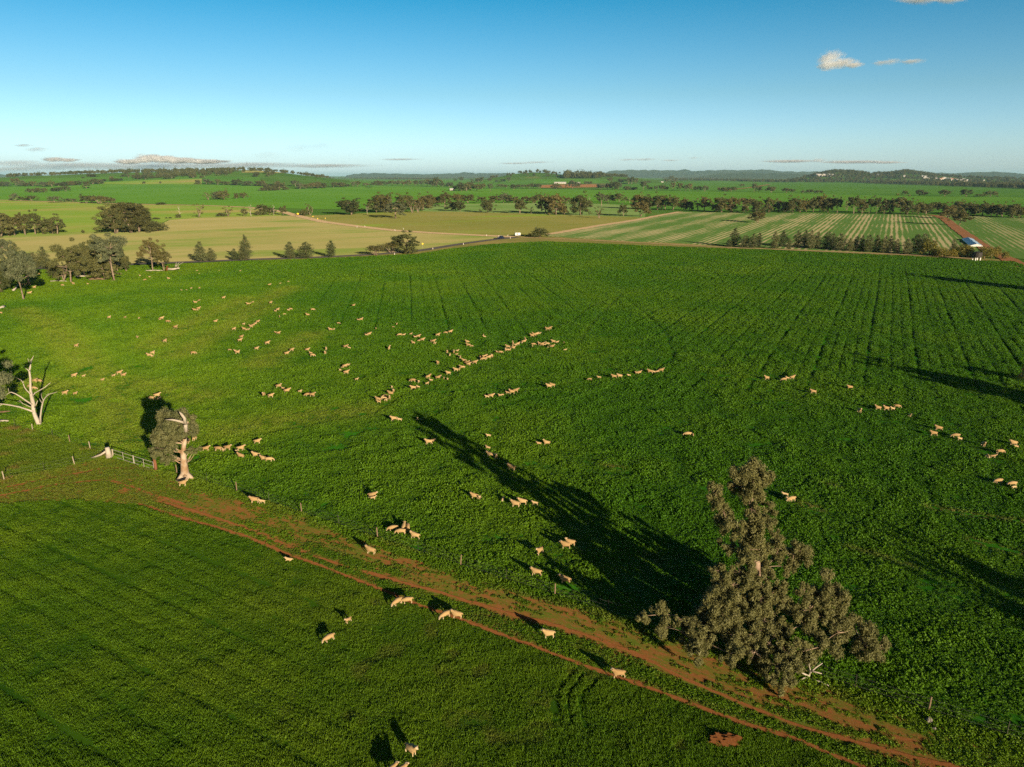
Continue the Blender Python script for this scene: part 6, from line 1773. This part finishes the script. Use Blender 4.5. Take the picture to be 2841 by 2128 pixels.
far_range("far_hills", 12500, [(960, 486), (1010, 481), (1041, 479), (1080, 482), (1140, 482), (1200, 483.5), (1250, 482), (1289, 478), (1320, 480.5), (1360, 480.5), (1395, 479.5), (1430, 484), (1460, 487)], "low pale blue hills at the middle horizon", 13)
far_range("far_hills", 12000, [(-300, 486), (-100, 482), (0, 482), (30, 487), (60, 484.5), (120, 487)], "small blue hill at the left horizon", 15)

m, nt, out = mat("clear_air")
pv = N(nt, "ShaderNodeVolumePrincipled", {"Color": (0.48, 0.79, 1.0, 1.0), "Density": 3.6e-5, "Anisotropy": 0.0})
nt.links.new(pv.outputs[0], out.inputs["Volume"])
m.cycles.homogeneous_volume = True
hzb = MB().box((0, 23000, 79), (120000, 47000, 162)).build("haze", m)
tag(hzb, "thin pale haze over the plain", kind="stuff")

def cloud_mat(name, dens, scale, cut, soft):
    m, nt, out = mat(name)
    tc = nt.nodes.new("ShaderNodeTexCoord")
    ln = N(nt, "ShaderNodeVectorMath", {0: tc.outputs["Object"]}, operation='LENGTH')
    n = noise(nt, scale, 6, 0.62, tc.outputs["Object"], 0.3)
    k = mth(nt, 'ADD', mth(nt, 'MULTIPLY', mth(nt, 'SUBTRACT', 1.0, ln.outputs["Value"]), 0.9), mth(nt, 'MULTIPLY', mth(nt, 'SUBTRACT', n, 0.5), 1.5))
    f = ramp(nt, k, cut, cut + soft)
    v = N(nt, "ShaderNodeVolumePrincipled", {"Color": (0.97, 0.985, 1.0, 1), "Density": mth(nt, 'MULTIPLY', f, dens), "Anisotropy": 0.2})
    nt.links.new(v.outputs[0], out.inputs["Volume"])
    return m
def cloud(puffs, D, dens, label, scale=2.2, cut=0.16, soft=0.7, thick=0.8):
    """one cloud: overlapping billows, each (column, row, half width, half height) in photo pixels at distance D"""
    bx = [ray(x, y, D) for x, y, a, b in puffs]
    root = empty("cloud", bx[0]); tag(root, label, "cloud")
    for (x, y, a, b), c in zip(puffs, bx):
        k = zc_of(c) / F
        bm = bmesh.new(); bmesh.ops.create_icosphere(bm, subdivisions=3, radius=1.0)
        me = bpy.data.meshes.new("billow"); bm.to_mesh(me); bm.free()
        me.materials.append(cloud_mat("cloud_billow", dens / (k * b), scale, cut, soft))
        o = link(bpy.data.objects.new("billow", me), root)
        o.location = c - bx[0]; o.scale = (a * k, max(a, b) * k * thick, b * k)
cloud([(2308, 158, 46, 30), (2290, 166, 34, 24), (2338, 174, 52, 20), (2298, 182, 46, 18), (2370, 180, 34, 11)], 12000, 1.5, "small grey-white cumulus cloud at upper right", 2.0, 0.22, 0.6)
cloud([(2445, 174, 34, 10), (2475, 170, 34, 12), (2530, 170, 44, 9)], 12500, 0.55, "thin wisp of cloud right of the small cumulus", 2.0, 0.16, 0.8)
cloud([(2560, -4, 90, 14), (2640, -2, 60, 12)], 12000, 0.7, "cloud wisp at the top edge of the sky", 2.0, 0.16, 0.7)
cloud([(415, 439, 60, 16), (455, 441, 60, 14), (500, 445, 80, 11), (360, 448, 60, 9), (570, 448, 80, 8)], 62000, 6.0, "bright white cloud bank above the left hill", 2.0, 0.18, 0.5, 0.3)
cloud([(150, 442, 50, 9), (190, 444, 40, 7)], 62500, 3.0, "small white cloud low at left", 2.0, 0.18, 0.6, 0.3)
cloud([(40, 452, 130, 12), (200, 460, 260, 15), (440, 461, 300, 14), (680, 458, 240, 12), (900, 460, 180, 8), (30, 470, 160, 10)], 66000, 0.40, "long grey-blue cloud layer along the left horizon", 1.6, 0.12, 0.9, 0.3)
cloud([(64, 403, 44, 6), (100, 414, 50, 10)], 60000, 0.5, "two small grey cloud scraps at left", 2.0, 0.16, 0.8, 0.3)
cloud([(2190, 447, 110, 6), (2270, 444, 30, 8), (2370, 449, 140, 6), (2460, 451, 70, 4)], 62000, 0.8, "long flat cloud streak low at right", 2.0, 0.16, 0.7, 0.3)
cloud([(1740, 443, 40, 5), (1790, 442, 50, 5), (1860, 445, 40, 4), (1925, 438, 24, 5)], 62000, 0.4, "faint row of small clouds above the blue range", 2.0, 0.16, 0.8, 0.3)
cloud([(1430, 453, 70, 4), (1490, 450, 60, 4), (1110, 442, 80, 4)], 62000, 0.35, "faint thin streaks over the middle horizon", 2.0, 0.16, 0.8, 0.3)
cloud([(740, 430, 70, 18), (830, 410, 70, 20), (890, 404, 50, 14)], 62000, 0.16, "faint grey smoke drift above the left hill", 1.8, 0.12, 0.9, 0.3)
